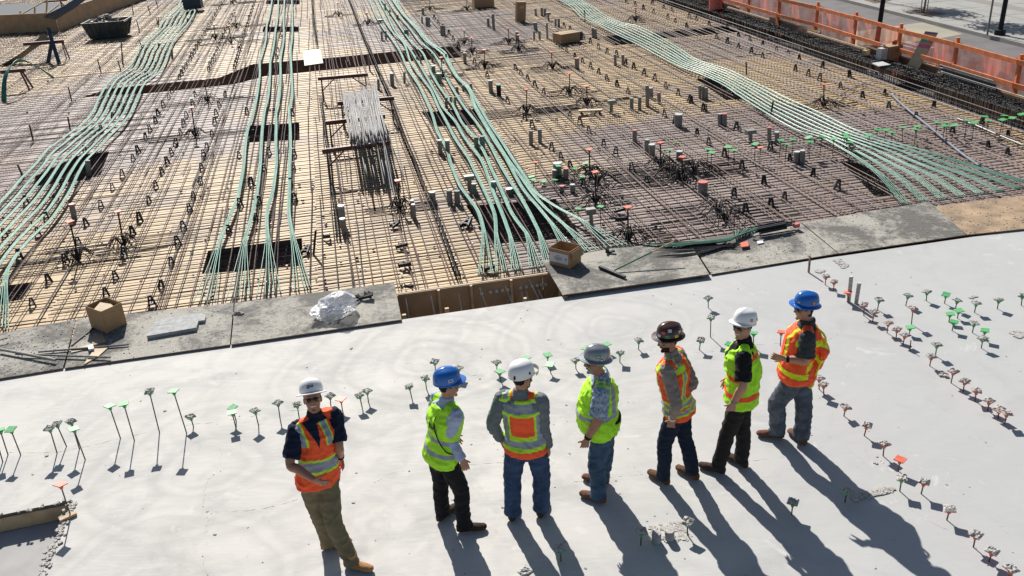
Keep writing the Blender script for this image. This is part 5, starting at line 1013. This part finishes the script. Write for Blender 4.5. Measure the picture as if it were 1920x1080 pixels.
def loft(mb, secs, n=16, side0=None):
    """secs: (centre, half_side, half_depth, side_vector) closed elliptical loft"""
    m = len(secs); vs = []
    for i, (c, a, b, sv) in enumerate(secs):
        d = (secs[min(i+1, m-1)][0]-secs[max(i-1, 0)][0]).normalized(); x = (sv-d*sv.dot(d)).normalized(); y = d.cross(x)
        for k in range(n):
            t = 2*math.pi*k/n; vs.append(c+x*(a*math.cos(t))+y*(b*math.sin(t)))
    fs = [(i*n+k, i*n+(k+1) % n, (i+1)*n+(k+1) % n, (i+1)*n+k) for i in range(m-1) for k in range(n)]
    fs += [tuple(range(n-1, -1, -1)), tuple((m-1)*n+k for k in range(n))]; mb.add(vs, fs)
def ball(mb, c, r, Mx=None, seg=12, rings=8):
    vs = [V((0, 0, -1))]; 
    for i in range(1, rings):
        a = -math.pi/2+math.pi*i/rings
        for k in range(seg): t = 2*math.pi*k/seg; vs.append(V((math.cos(a)*math.cos(t), math.cos(a)*math.sin(t), math.sin(a))))
    vs.append(V((0, 0, 1))); fs = [(0, 1+(k+1) % seg, 1+k) for k in range(seg)]
    for i in range(rings-2):
        for k in range(seg): a = 1+i*seg; fs.append((a+k, a+(k+1) % seg, a+seg+(k+1) % seg, a+seg+k))
    L = len(vs)-1; a = 1+(rings-2)*seg; fs += [(a+k, a+(k+1) % seg, L) for k in range(seg)]
    Mx = Mx or Matrix.Identity(3); mb.add([V(c)+Mx@V((v.x*r[0], v.y*r[1], v.z*r[2])) for v in vs], fs)
def limb(mb, pts, rad, sub=5, n=12, sv=V((1, 0, 0)), flat=1):
    P = smooth_path(pts, sub); R = []
    for i in range(len(pts)-1): R += [rad[i]+(rad[i+1]-rad[i])*k/sub for k in range(sub)]
    R.append(rad[-1]); loft(mb, [(p, r, r*flat, sv if abs((P[min(i+1, len(P)-1)]-P[max(i-1, 0)]).normalized().dot(sv)) < .97 else V((0, 1, .1))) for i, (p, r) in enumerate(zip(P, R))], n)
def fuse(mb, name, mats, parent, vox=.007, sm=3, fold=0, fscale=9, classify=None, seed=0, off=None):
    me = bpy.data.meshes.new(name); me.from_pydata(mb.v, [], mb.f); o = bpy.data.objects.new(name, me); COL.objects.link(o)
    r = o.modifiers.new('r', 'REMESH'); r.mode = 'VOXEL'; r.voxel_size = vox; r.adaptivity = 0
    if sm: s_ = o.modifiers.new('s', 'SMOOTH'); s_.factor = .5; s_.iterations = sm
    dg = bpy.context.evaluated_depsgraph_get(); dg.update(); m2 = bpy.data.meshes.new_from_object(o.evaluated_get(dg)); bpy.data.objects.remove(o); bpy.data.meshes.remove(me)
    m2.name = name
    if fold:
        nv = len(m2.vertices); no = [v.normal.copy() for v in m2.vertices]; sd_ = V((seed*3.7, seed*1.3, 0))
        for v, nn in zip(m2.vertices, no):
            c = v.co; q = noise.noise(V((c.x*fscale*.9, c.y*fscale*.9, c.z*fscale*1.5))+sd_+V((noise.noise(c*5)*1.5, 0, 0))); q2 = noise.noise(V((c.x, c.y, c.z*1.6))*fscale*2.3+sd_)
            v.co = c+nn*(fold*((abs(q)*-1.8+.35)+q2*.5))
    m2.materials.clear()
    for mt in mats: m2.materials.append(mt)
    nf = len(m2.polygons); m2.polygons.foreach_set('use_smooth', [True]*nf)
    if classify:
        c = np.empty(nf*3, dtype=np.float32); m2.polygons.foreach_get('center', c); idx = classify(c.reshape(-1, 3)); m2.polygons.foreach_set('material_index', idx.astype(np.int32))
    else: m2.polygons.foreach_set('material_index', [0]*nf)
    m2.update(); o = bpy.data.objects.new(name, m2); COL.objects.link(o); o.parent = parent; return o
def person(pid, label, face, headyaw, tilt, outfit):
    P = {k: V(v) for k, v in POSE[pid].items()}; org = V(((P['anL'].x+P['anR'].x)/2, (P['anL'].y+P['anR'].y)/2, 0))
    for k in P: P[k] = P[k]-org
    root = empty('person', org, label, 'person', 'construction workers standing on the slab'); fa = math.radians(face); F = V((math.sin(fa), math.cos(fa), 0)); Rt = V((F.y, -F.x, 0)); U = V((0, 0, 1))
    O = outfit; g = O.get('girth', 1.0)*1.06; belly = O.get('belly', 0)
    for s_ in 'LR':                                             # arms the photo hides
        sg = 1 if s_ == 'R' else -1
        if 'el'+s_ not in P: P['el'+s_] = P['sh'+s_]+Rt*sg*.07-U*.27-F*.05
        if 'wr'+s_ not in P: P['wr'+s_] = P['el'+s_]-Rt*sg*.06-U*.20+F*.16
    pel, neck, head = P['pel'], P['neck'], P['head']; T_ = neck-pel
    def tp(t, f=0): return pel+T_*t+F*f
    def torso(mb, ex, t0, t1, vest=False, fl=0):
        S = [(-.24, .115, .085, 0), (-.12, .155, .105, -.01), (0, .168, .118, -.01), (.16, .160, .108, .0), (.34, .152, .105, .005), (.55, .165, .115, .01), (.76, .178, .118, .008), (.90, .158, .098, 0), (.97, .115, .080, 0), (1.03, .068, .065, 0), (1.12, .058, .058, .01)]
        q = []
        for t, a, b, f in S:
            if t < t0-.001 or t > t1+.001: continue
            if vest and t > .5: a *= .86
            bl = belly*max(0, 1-abs(t-.25)/.42); e = ex*(.6 if t > .88 else 1)+(.012 if vest and .5 < t < .9 else 0)+(fl*max(0, (.35-t)/.35))
            q.append((tp(t, f+bl*.75), (a*g+e+bl*.4), (b*g+e+bl*.75), Rt))
        # finer
        q2 = []
        for (c0, a0, b0, s0), (c1, a1, b1, s1) in zip(q[:-1], q[1:]):
            for k in range(3): t = k/3; q2.append((c0.lerp(c1, t), a0+(a1-a0)*t, b0+(b1-b0)*t, s0))
        q2.append(q[-1]); loft(mb, q2, 20)
    hd = math.radians(headyaw); HF = V((math.sin(hd), math.cos(hd), 0)); HR = V((HF.y, -HF.x, 0)); HB = Matrix((HR, HF, U)).transposed() @ Matrix.Rotation(math.radians(tilt), 3, 'X')
    # ---- body
    mb = MB(); torso(mb, -.012, -.24, 1.12)
    limb(mb, [neck-U*.06, neck+U*.03+F*.005, head-U*.06-HF*.01], [.066, .056, .056], sv=Rt)
    def hp(x, y, z): return head+HB@V((x, y, z))
    loft(mb, [(hp(0, .028, -.125), .022, .022, HR), (hp(0, .022, -.108), .042, .048, HR), (hp(0, .016, -.075), .056, .072, HR), (hp(0, .008, -.04), .066, .084, HR), (hp(0, .0, 0), .072, .092, HR), (hp(0, -.004, .04), .075, .095, HR), (hp(0, -.008, .075), .067, .086, HR), (hp(0, -.01, .105), .044, .058, HR), (hp(0, -.01, .118), .015, .02, HR)], 18)
    loft(mb, [(hp(0, .088, .022), .008, .008, HR), (hp(0, .098, -.002), .011, .011, HR), (hp(0, .108, -.022), .016, .014, HR), (hp(0, .092, -.032), .013, .012, HR)], 8)
    ball(mb, hp(0, .082, .030), (.050, .016, .010), HB); ball(mb, hp(0, .082, -.056), (.026, .014, .010), HB); ball(mb, hp(0, .068, -.104), (.022, .020, .018), HB)
    for sg in (-1, 1): ball(mb, hp(sg*.076, -.012, -.008), (.010, .020, .032), HB); ball(mb, hp(sg*.040, .070, -.022), (.022, .018, .018), HB)
    hands = O.get('hands', {})
    for s_ in 'LR':
        sg = 1 if s_ == 'R' else -1; sh, el, wr = P['sh'+s_], P['el'+s_], P['wr'+s_]
        limb(mb, [sh-Rt*sg*.03, sh.lerp(el, .3), el, el.lerp(wr, .35), wr], [.058*g, .053*g, .040*g, .042*g, .028], n=12, sv=V((.3, .9, .1)))
        d = (wr-el).normalized(); bend = hands.get(s_, None); d2 = (d+(V(bend) if bend else V((0, 0, -.35)))).normalized(); palm_n = (Rt*sg-d2*(Rt*sg).dot(d2)).normalized(); across = d2.cross(palm_n).normalized()
        if across.dot(F) < 0: across = -across
        loft(mb, [(wr-d*.01, .028, .022, across), (wr+d2*.03, .036, .019, across), (wr+d2*.065, .041, .016, across), (wr+d2*.092, .040, .014, across)], 12)
        inward = -palm_n
        for k, (o_, L) in enumerate(((.031, .068), (.0105, .078), (-.010, .072), (-.030, .056))):
            b0 = wr+d2*.082+across*o_*1.05; cu = .25+.12*k; dd = (d2+inward*cu+across*o_*2.2).normalized(); m1 = b0+dd*L*.45; dd2 = (dd+inward*(.45+.1*k)).normalized(); e1 = m1+dd2*L*.32; e2 = e1+(dd2+inward*.35).normalized()*L*.26
            limb(mb, [b0-dd*.012, b0, m1, e1, e2], [.0092, .0098, .0090, .0082, .0068], sub=2, n=8, sv=across)
        b0 = wr+d2*.028+across*.028; td = (d2*.75+across*.62+inward*.35).normalized(); limb(mb, [b0-td*.01, b0+td*.025, b0+td*.052+inward*.004, b0+td*.072+inward*.008+d2*.006], [.013, .012, .010, .008], sub=2, n=8, sv=palm_n)
        hp_, kn, an = P['hip'+s_], P['kn'+s_], P['an'+s_]
        limb(mb, [hp_+U*.03, hp_.lerp(kn, .5), kn, kn.lerp(an, .35), an-U*.02], [.085, .072, .054, .054, .036], n=12)
        hl, to = P['heel'+s_], P['toe'+s_]; fd = (to-hl).normalized(); fs_ = V((fd.y, -fd.x, 0))
        loft(mb, [(hl+U*.05+fd*.01, .025, .03, fs_), (hl+U*.05+fd*.09, .034, .038, fs_), (hl+U*.035+fd*.19, .040, .025, fs_), (to+U*.025-fd*.01, .020, .015, fs_)], 10)
    hasbeard = O.get('beard')
    hv, hm = np.array(head), np.array(HB)
    def cls_body(c):
        q = (c-hv)@hm; idx = np.zeros(len(c)); front = (q[:, 1] > .055)&(np.abs(q[:, 2]) < .14)&(np.abs(q[:, 0]) < .08)
        if hasbeard: idx[(q[:, 2] < -.040)&(q[:, 2] > -.14)&(q[:, 1] > .02)&(np.abs(q[:, 0]) < .08)] = 3
        idx[front&(np.abs(q[:, 0]) < .028)&(q[:, 2] < -.046)&(q[:, 2] > -.068)] = 1
        if O.get('smile'): idx[front&(np.abs(q[:, 0]) < .026)&(q[:, 2] < -.050)&(q[:, 2] > -.062)] = 2
        return idx
    fuse(mb, 'body', [K[O.get('skin', 'skin')], K['lip'], K['teeth'], K['greyhair' if O.get('beard') == 'grey' else 'hair']], root, vox=.0052, sm=1, classify=cls_body)
    # ---- hair (below the hat)
    mb = MB(); hr = O.get('hairlen', .03)
    loft(mb, [(hp(0, -.030, -.02-hr), .052, .052, HR), (hp(0, -.022, -.01), .074, .080, HR), (hp(0, -.014, .04), .081, .094, HR), (hp(0, -.012, .09), .06, .075, HR)], 16); fuse(mb, 'hair', [K[O.get('haircol', 'hair')]], root, .008, 2, .003, 40)
    # ---- trousers
    mb = MB(); ex = O.get('legex', .022); torso(mb, .012, -.24, .16)
    for s_ in 'LR':
        hp_, kn, an = P['hip'+s_], P['kn'+s_], P['an'+s_]
        limb(mb, [hp_+U*.04, hp_.lerp(kn, .45), kn+F*.005, kn.lerp(an, .5)-F*.008, an-U*.035], [.092+ex*.5, .078+ex, .062+ex, .058+ex, .054+ex*1.2], n=16)
    fuse(mb, 'trousers', [K[O['trousers']]], root, .009, 3, .011, 7, seed=len(label))
    mb = MB(); q = tp(.165); loft(mb, [(q-U*.018, .166*g+.012, .112*g+.012+belly*.5, Rt), (q+U*.018, .164*g+.012, .111*g+.012+belly*.5, Rt)], 28); mb.build('belt', K['black'], root, smooth=False)
    # ---- boots
    for s_ in 'LR':
        hl, to, an = P['heel'+s_], P['toe'+s_], P['an'+s_]; fd = (to-hl).normalized(); fs_ = V((fd.y, -fd.x, 0)); mb = MB(); L = (to-hl).length
        loft(mb, [(hl-fd*.010+U*.055, .022, .040, fs_), (hl+fd*.015+U*.055, .042, .048, fs_), (hl+fd*.09+U*.058, .043, .052, fs_), (hl+fd*L*.58+U*.048, .048, .040, fs_), (hl+fd*L*.80+U*.042, .052, .036, fs_), (to+U*.038-fd*.005, .040, .030, fs_), (to+fd*.014+U*.030, .018, .018, fs_)], 14)
        limb(mb, [hl+fd*.06+U*.05, an+U*.03, an+U*.09], [.048, .050, .053], n=14)
        bz = np.array(hl)
        fuse(mb, 'boot', [K[O['boots']], K[O.get('sole', 'sole')]], root, .007, 2, .003, 16, classify=lambda c: (c[:, 2] < .026).astype(int))
    # ---- shirt
    mb = MB(); torso(mb, .008, -.12 if O.get('untucked') else .0, 1.12)
    for s_ in 'LR':
        sg = 1 if s_ == 'R' else -1; sh, el, wr = P['sh'+s_], P['el'+s_], P['wr'+s_]
        if O['sleeve'] == 'short': limb(mb, [sh-Rt*sg*.05, sh, sh.lerp(el, .45), sh.lerp(el, .86)], [.054*g, .071*g, .075*g, .078*g], n=14, sv=V((.3, .9, .1)))
        else:
            e_ = .97 if O['sleeve'] == 'long' else .55
            limb(mb, [sh-Rt*sg*.05, sh, sh.lerp(el, .5), el, el.lerp(wr, .5*e_), el.lerp(wr, e_)], [.054*g, .070*g, .068*g, .058*g, .051*g, .045*g], n=14, sv=V((.3, .9, .1)))
    fuse(mb, 'shirt', [K[O['shirt']]], root, .008, 2, .012, 10, seed=len(label)+3)
    # ---- vest
    mb = MB(); torso(mb, .031, -.12, .97, True, fl=O.get('flare', .014))
    for sg in (-1, 1):
        limb(mb, [neck+Rt*sg*.05-U*.02, neck+Rt*sg*.125*g-U*.042, neck+Rt*sg*.170*g-U*.075], [.054, .074, .079], n=12, sv=F)
    if O.get('billow'):
        bw = O['billow']; loft(mb, [(tp(.0)-F*.08, .10, .05, Rt), (tp(.2)-F*(.10+bw*.6), .13, .06, Rt), (tp(.5)-F*(.09+bw), .14, .06, Rt), (tp(.75)-F*(.08+bw*.4), .12, .05, Rt), (tp(.9)-F*.05, .08, .04, Rt)], 14)
    org_ = np.array(pel); f_, r_ = np.array(F), np.array(Rt); tl = T_.length; tdir = np.array(T_)/tl
    def cls(c):
        q = c-org_; u = q@r_; w = (q-np.outer(q@tdir, tdir))@f_; v = (q@tdir)/tl; return O['vest'](u, v, w).astype(int)
    fuse(mb, 'vest', [K[x] for x in O['vestmats']], root, .008, 3, O.get('vfold', .012)*1.2, 8, classify=cls, seed=len(label)+7)
    # ---- hard hat
    hc = hp(0, -.012, .060); mb = MB(); H_ = O['hat']; n = 28; hr_ = Matrix((HR, HF, U)).transposed()@Matrix.Rotation(math.radians(tilt+5), 3, 'X')
    prof = [(1.0, 0), (1.005, .02), (.985, .045), (.94, .068), (.84, .092), (.68, .108), (.45, .119), (.2, .124), (0.01, .1255)]
    vs = []
    for r, z in prof:
        for k in range(n):
            t = 2*math.pi*k/n; x, y = math.cos(t)*r*.108, math.sin(t)*r*.132; rid = .007*math.exp(-(x/.014)**2)*(z > .04) if H_['style'] != 'climb' else 0
            vs.append(hc+hr_@V((x, y, z*1.08+rid)))
    fs = [(i*n+k, i*n+(k+1) % n, (i+1)*n+(k+1) % n, (i+1)*n+k) for i in range(len(prof)-1) for k in range(n)]; m0 = len(vs)
    for r, z in ((.96, 0), (.93, .03), (.7, .09), (.3, .112), (.01, .116)):
        for k in range(n): t = 2*math.pi*k/n; vs.append(hc+hr_@V((math.cos(t)*r*.108, math.sin(t)*r*.132, z)))
    fs += [(m0+i*n+(k+1) % n, m0+i*n+k, m0+(i+1)*n+k, m0+(i+1)*n+(k+1) % n) for i in range(4) for k in range(n)]+[(k, m0+k, m0+(k+1) % n, (k+1) % n) for k in range(n)]
    mb.add(vs, fs); hat = mb.build('hard_hat', K[H_['col']], root, smooth=True)
    mb = MB(); vs = []
    for zo in (.004, -.003):
        for ro in (0, 1):
            for k in range(n):
                t = 2*math.pi*k/n; fr = max(0, math.sin(t)); ext = {'full': .034+.018*fr, 'cap': .006+.050*fr**1.5, 'climb': .004+.012*fr}[H_['style']]*ro
                vs.append(hc+hr_@V((math.cos(t)*(.104+ext), math.sin(t)*(.128+ext), zo-.010*ro)))
    for k in range(n):
        k2 = (k+1) % n; fs_ = [(k, n+k, n+k2, k2), (2*n+k2, 3*n+k2, 3*n+k, 2*n+k), (n+k, 3*n+k, 3*n+k2, n+k2)]
        mb.f += fs_; mb.m += [0]*3
    mb.v = [tuple(v) for v in vs]; mb.build('brim', K[H_['col']], hat, smooth=False)
    def sticker(az, z, w, h, mt, name='sticker', lift=.004):
        t = math.radians(90-az); zz = z; rr = float(np.interp(zz, [q[1] for q in prof], [q[0] for q in prof]))
        nrm = V((math.cos(t), math.sin(t)*.9, .25+zz*4)).normalized(); p = V((math.cos(t)*.108*rr, math.sin(t)*.132*rr, zz*1.08))+nrm*lift; x = V((-math.sin(t), math.cos(t), 0)).normalized(); y = nrm.cross(x)
        k = MB(); k.box((0, 0, 0), (w, h, .002), M=Matrix((x, y, nrm)).transposed()); k.v = [tuple(hc+hr_@(V(q)+p)) for q in k.v]; return k.build(name, mt, hat)
    for st in H_.get('stickers', []): sticker(*st)
    # ---- eyewear
    gl = O.get('glasses')
    if gl:
        mb = MB()
        for sg in (-1, 1):
            ball(mb, hp(sg*.031, .094, .008), (.027, .008, .017), HB@Matrix.Rotation(-sg*.35, 3, 'Z')); mb.tube([hp(sg*.058, .078, .013), hp(sg*.078, -.005, .008)], .0028, 5)
        mb.tube([hp(-.01, .103, .012), hp(.01, .103, .012)], .003, 5); mb.build('sunglasses' if gl == 'dark' else 'spectacles', K['lens'] if gl == 'dark' else K['visor'], root, smooth=True)
    return root, P, dict(F=F, R=Rt, U=U, tp=tp, hp=hp, HB=HB, HF=HF, HR=HR, org=org)
A_ = np.abs
def W_(*pairs):
    def f(u, v, w):
        r = np.zeros(len(u))
        for m_, i in pairs: 
            mm = m_(u, v, w); r[mm] = i
        return r
    return f
bd = lambda x, a, b: (x > a)&(x < b)
white, blk = M['tapew'], M['black']
# 1 facing us, orange vest, khaki trousers
r1 = person('P1', 'man in white hard hat, orange vest and khaki trousers, leftmost, smiling at the camera', 140, 168, 24, dict(trousers='khaki', boots='tanboot', shirt='navy', sleeve='short', smile=1, glasses='dark', skin='skin2', legex=.022, hairlen=.0,
    hands={'R': (.3, 0, .1), 'L': (.1, -.1, -.5)}, vestmats=['orange', 'silver', 'limeband', 'navy'],
    vest=W_((lambda u, v, w: bd(v, .16, .40), 2), (lambda u, v, w: bd(v, .20, .36), 1), (lambda u, v, w: bd(A_(u), .075, .155)&(v > .62), 2), (lambda u, v, w: bd(A_(u), .09, .14)&(v > .62), 1), (lambda u, v, w: (w > .03)&(A_(u) < (v-.60)*.15)&(v > .6), 3)),
    hat=dict(col='hatwhite', style='full', stickers=[(0, .055, .055, .022, blk), (0, .055, .04, .004, white, 'sticker_print', .006), (12, .040, .02, .005, blk)])))
# 2 blue helmet, lime vest, pale blue shirt
r2 = person('P2', 'man in blue hard hat, lime vest over pale blue shirt and black trousers, facing right', 60, 78, -4, dict(trousers='black', boots='darkboot', shirt='paleblue', sleeve='long', glasses='clear', legex=.020, hands={'R': (0, 0, -.8)}, vfold=.010,
    vestmats=['lime', 'silver', 'limeband', 'black'], vest=W_((lambda u, v, w: bd(v, .10, .18), 1), (lambda u, v, w: bd(v, .34, .42), 1)),
    hat=dict(col='hatblue', style='cap', stickers=[(80, .045, .05, .03, white), (80, .045, .03, .010, K['hatblue'], 'sticker_print', .006)])))
# 3 back view, white climbing helmet
r3 = person('P3', 'man seen from behind in white climbing helmet, grey fleece and blue jeans', 12, 55, -4, dict(trousers='jean', boots='darkboot', shirt='grey', sleeve='long', legex=.030, girth=1.06, hands={'R': (0, 0, -.6), 'L': (.1, .1, -.4)},
    vestmats=['orange', 'silver', 'limeband', 'grey'], vest=W_((lambda u, v, w: bd(v, .03, .30), 2), (lambda u, v, w: bd(v, .10, .22), 1), (lambda u, v, w: (A_(u) > .115)&(v > .22), 2), (lambda u, v, w: bd(A_(u), .135, .185)&(v > .22), 1), (lambda u, v, w: bd(v, .72, .98), 2), (lambda u, v, w: bd(v, .77, .93), 1), (lambda u, v, w: v < .03, 0)),
    hat=dict(col='hatwhite', style='climb', stickers=[(150, .02, .020, .035, blk, 'vent'), (80, .035, .018, .025, blk, 'vent')])))
# 4 grey helmet, grey beard, lime vest
r4 = person('P4', 'stout bearded man in grey hard hat, lime vest and floral shirt, facing left', -85, -95, 2, dict(trousers='jean2', boots='redboot', shirt='floral', sleeve='short', untucked=1, glasses='dark', beard='grey', haircol='greyhair', belly=.085, girth=1.12, legex=.030, skin='skin2', hands={'L': (0, 0, -.8)},
    vestmats=['lime', 'silver', 'limeband', 'black'], vest=W_((lambda u, v, w: bd(v, .30, .40), 1), (lambda u, v, w: bd(A_(w+.02)+0*u, .075, .115)&(v > .38)&(A_(u) > .06), 1), (lambda u, v, w: (v > .80)&(A_(w) < .03)&(A_(u) > .06)&(A_(u) < .11), 1)),
    hat=dict(col='hatgrey', style='full', stickers=[(-85, .055, .045, .03, M['green']), (-85, .055, .03, .012, white, 'sticker_print', .006), (-100, .035, .03, .04, white), (-100, .035, .018, .01, blk, 'sticker_print', .006)])))
# 5 dark stickered helmet, orange vest
fl = [K['hatwhite'], M['redtape'], M['green'], M['blue'], M['yellow'], white, M['orange']]
r5 = person('P5', 'man in dark stickered hard hat, orange vest and taupe shirt, looking left', -65, -105, -4, dict(trousers='darkjean', boots='brownboot', sole='palesole', shirt='taupe', sleeve='threequarter', untucked=1, glasses='clear', skin='skin2', beard='dark', legex=.018, hands={'L': (0, 0, -.8), 'R': (0, 0, -.5)},
    vestmats=['orange', 'silver', 'limeband', 'navy'], vest=W_((lambda u, v, w: bd(v, .0, .26)&~bd(v, .10, .13), 2), (lambda u, v, w: bd(v, .03, .09), 1), (lambda u, v, w: bd(v, .15, .22), 1), (lambda u, v, w: bd(A_(u), .085, .135)&(v > .26), 2), (lambda u, v, w: bd(A_(u), .097, .123)&(v > .26), 1), (lambda u, v, w: (v > .80)&(v < .90)&(A_(u) > .05), 2), (lambda u, v, w: v < -.06, 0)),
    hat=dict(col='hatdark', style='full', stickers=[(-20-i*20, .030+.032*(i % 2), .040, .026, fl[i % 7]) for i in range(10)]+[(-70, .085, .035, .030, white), (20, .05, .03, .02, white)])))
# 6 white cap helmet, lime vest, black shirt
r6 = person('P6', 'smiling man in white hard hat, lime vest and black shirt, turned to the left', -78, -125, 8, dict(trousers='brownblack', boots='darkboot', shirt='black', sleeve='short', smile=1, glasses='dark', legex=.020, girth=1.04, flare=.02, billow=.05, hands={'L': (0, 0, -.7)},
    vestmats=['lime', 'orange', 'limeband', 'black'], vest=W_((lambda u, v, w: bd(v, .06, .16), 1), (lambda u, v, w: bd(v, .40, .48)&(w > .04)&(A_(u) > .03), 1), (lambda u, v, w: bd(v, .80, .88)&(w < .02), 1), (lambda u, v, w: (w > .03)&(A_(u) < (v-.62)*.2)&(v > .6), 3)),
    hat=dict(col='hatwhite', style='cap', stickers=[(-75, .045, .028, .026, M['redtape']), (-75, .045, .014, .012, white, 'sticker_print', .006), (-115, .045, .018, .026, M['blue'])])))
# 7 blue full brim, orange vest, grey jeans
r7 = person('P7', 'man in blue full brim hard hat, billowing orange vest and grey jeans, rightmost', -75, -98, 2, dict(trousers='jeangrey', boots='redboot', shirt='charcoal', sleeve='short', smile=1, glasses='dark', legex=.034, girth=1.12, belly=.035, flare=.03, billow=.13, hairlen=.07, vfold=.010, hands={'L': (-.3, .1, .2)},
    vestmats=['orange', 'yellow', 'limeband', 'charcoal'], vest=W_((lambda u, v, w: bd(v, .06, .16)&(w > -.09), 1), (lambda u, v, w: (A_((v-.55)*.62-u*.9) < .030)&(w < -.06), 1), (lambda u, v, w: (A_((v-.55)*.62+u*.9) < .030)&(w < -.06), 1), (lambda u, v, w: bd(v, .70, .80)&(A_(u) > .08)&(w < .10), 1), (lambda u, v, w: bd(A_(u), .09, .13)&(w > .05)&(v > .3), 1)),
    hat=dict(col='hatblue', style='full', stickers=[(-100, .045, .035, .032, M['redtape']), (-100, .045, .02, .012, M['yellow'], 'sticker_print', .006), (-130, .05, .015, .015, M['green']), (-30, .035, .03, .014, white)])))
# vest lettering, straps, watches, visor
def on_vest(R_, txt, t, su, dw, size, mt, rz=0):
    root, P, D = R_; cu = bpy.data.curves.new('lettering', 'FONT'); cu.body = txt; cu.size = size; cu.extrude = .002; cu.align_x = 'CENTER'; ob = bpy.data.objects.new('tmp', cu); COL.objects.link(ob)
    dg = bpy.context.evaluated_depsgraph_get(); me = bpy.data.meshes.new_from_object(ob.evaluated_get(dg)); bpy.data.objects.remove(ob)
    o = bpy.data.objects.new('lettering', me); COL.objects.link(o); me.materials.clear(); me.materials.append(mt); o.parent = [c for c in root.children if c.name.startswith('vest')][0]
    x = D['R']; n = -D['F']; y = D['U']; q = D['tp'](t)+D['R']*su-D['F']*dw; o.matrix_local = Matrix(((x.x, y.x, n.x, q.x), (x.y, y.y, n.y, q.y), (x.z, y.z, n.z, q.z), (0, 0, 0, 1)))
on_vest(r2, 'KW', .62, .065, .158, .085, M['black'])
def strap(R_, pts, r, mt, name): k = MB(); k.tube(smooth_path(pts, 4), r, 6); return k.build(name, mt, R_[0], smooth=True)
D = r2[2]; tp, R_v, F_v = D['tp'], D['R'], D['F']
strap(r2, [tp(1.0, -.03)+R_v*.06, tp(.80, -.145)+R_v*.06, tp(.5, -.13)+R_v*.12, tp(.25, -.06)+R_v*.20, tp(.12, .06)+R_v*.19], .006, K['black'], 'bag_strap')
D = r7[2]; tp, R_v, F_v = D['tp'], D['R'], D['F']
strap(r7, [tp(1.0, -.06)-R_v*.02, tp(.8, -.20)-R_v*.06, tp(.4, -.20)-R_v*.12, tp(.0, -.17)-R_v*.12, tp(-.18, -.17)-R_v*.12, tp(-.24, -.14)-R_v*.11], .012, K['yellow'], 'lanyard')
for R_, s_, mt in ((r4, 'L', K['black']), (r5, 'L', M['tapew']), (r6, 'L', M['galv']), (r7, 'L', K['black']), (r1, 'L', K['black'])):
    P = R_[1]; w, e = P['wr'+s_], P['el'+s_]; d = (e-w).normalized(); k = MB(); k.tube([w+d*.015, w+d*.045], [.037, .038], 14); k.build('wristwatch', mt, R_[0])
D = r3[2]; hp = D['hp']; k = MB()
for sg in (-1, 1): k.tube([hp(sg*.105, .02, .05), hp(sg*.09, .02, -.05), hp(0, .04, -.13)], .005, 5)
k.build('chin_strap', K['black'], r3[0]); k = MB(); n = 12
vs = [hp(math.sin(a)*.125, .02+math.cos(a)*.15, z) for z in (.055, .095) for a in np.linspace(-1.2, 1.2, n)]; k.add(vs, [(i, i+1, n+i+1, n+i) for i in range(n-1)]+[(i+1, i, n+i, n+i+1) for i in range(0)]); k.build('visor', K['visor'], r3[0], smooth=True)
D = r6[2]; k = MB(); k.box(D['tp'](.55, .15)+D['R']*.0, (.05, .04, .05)); k.build('vest_pocket_radio', K['black'], r6[0])
bpy.context.view_layer.update()
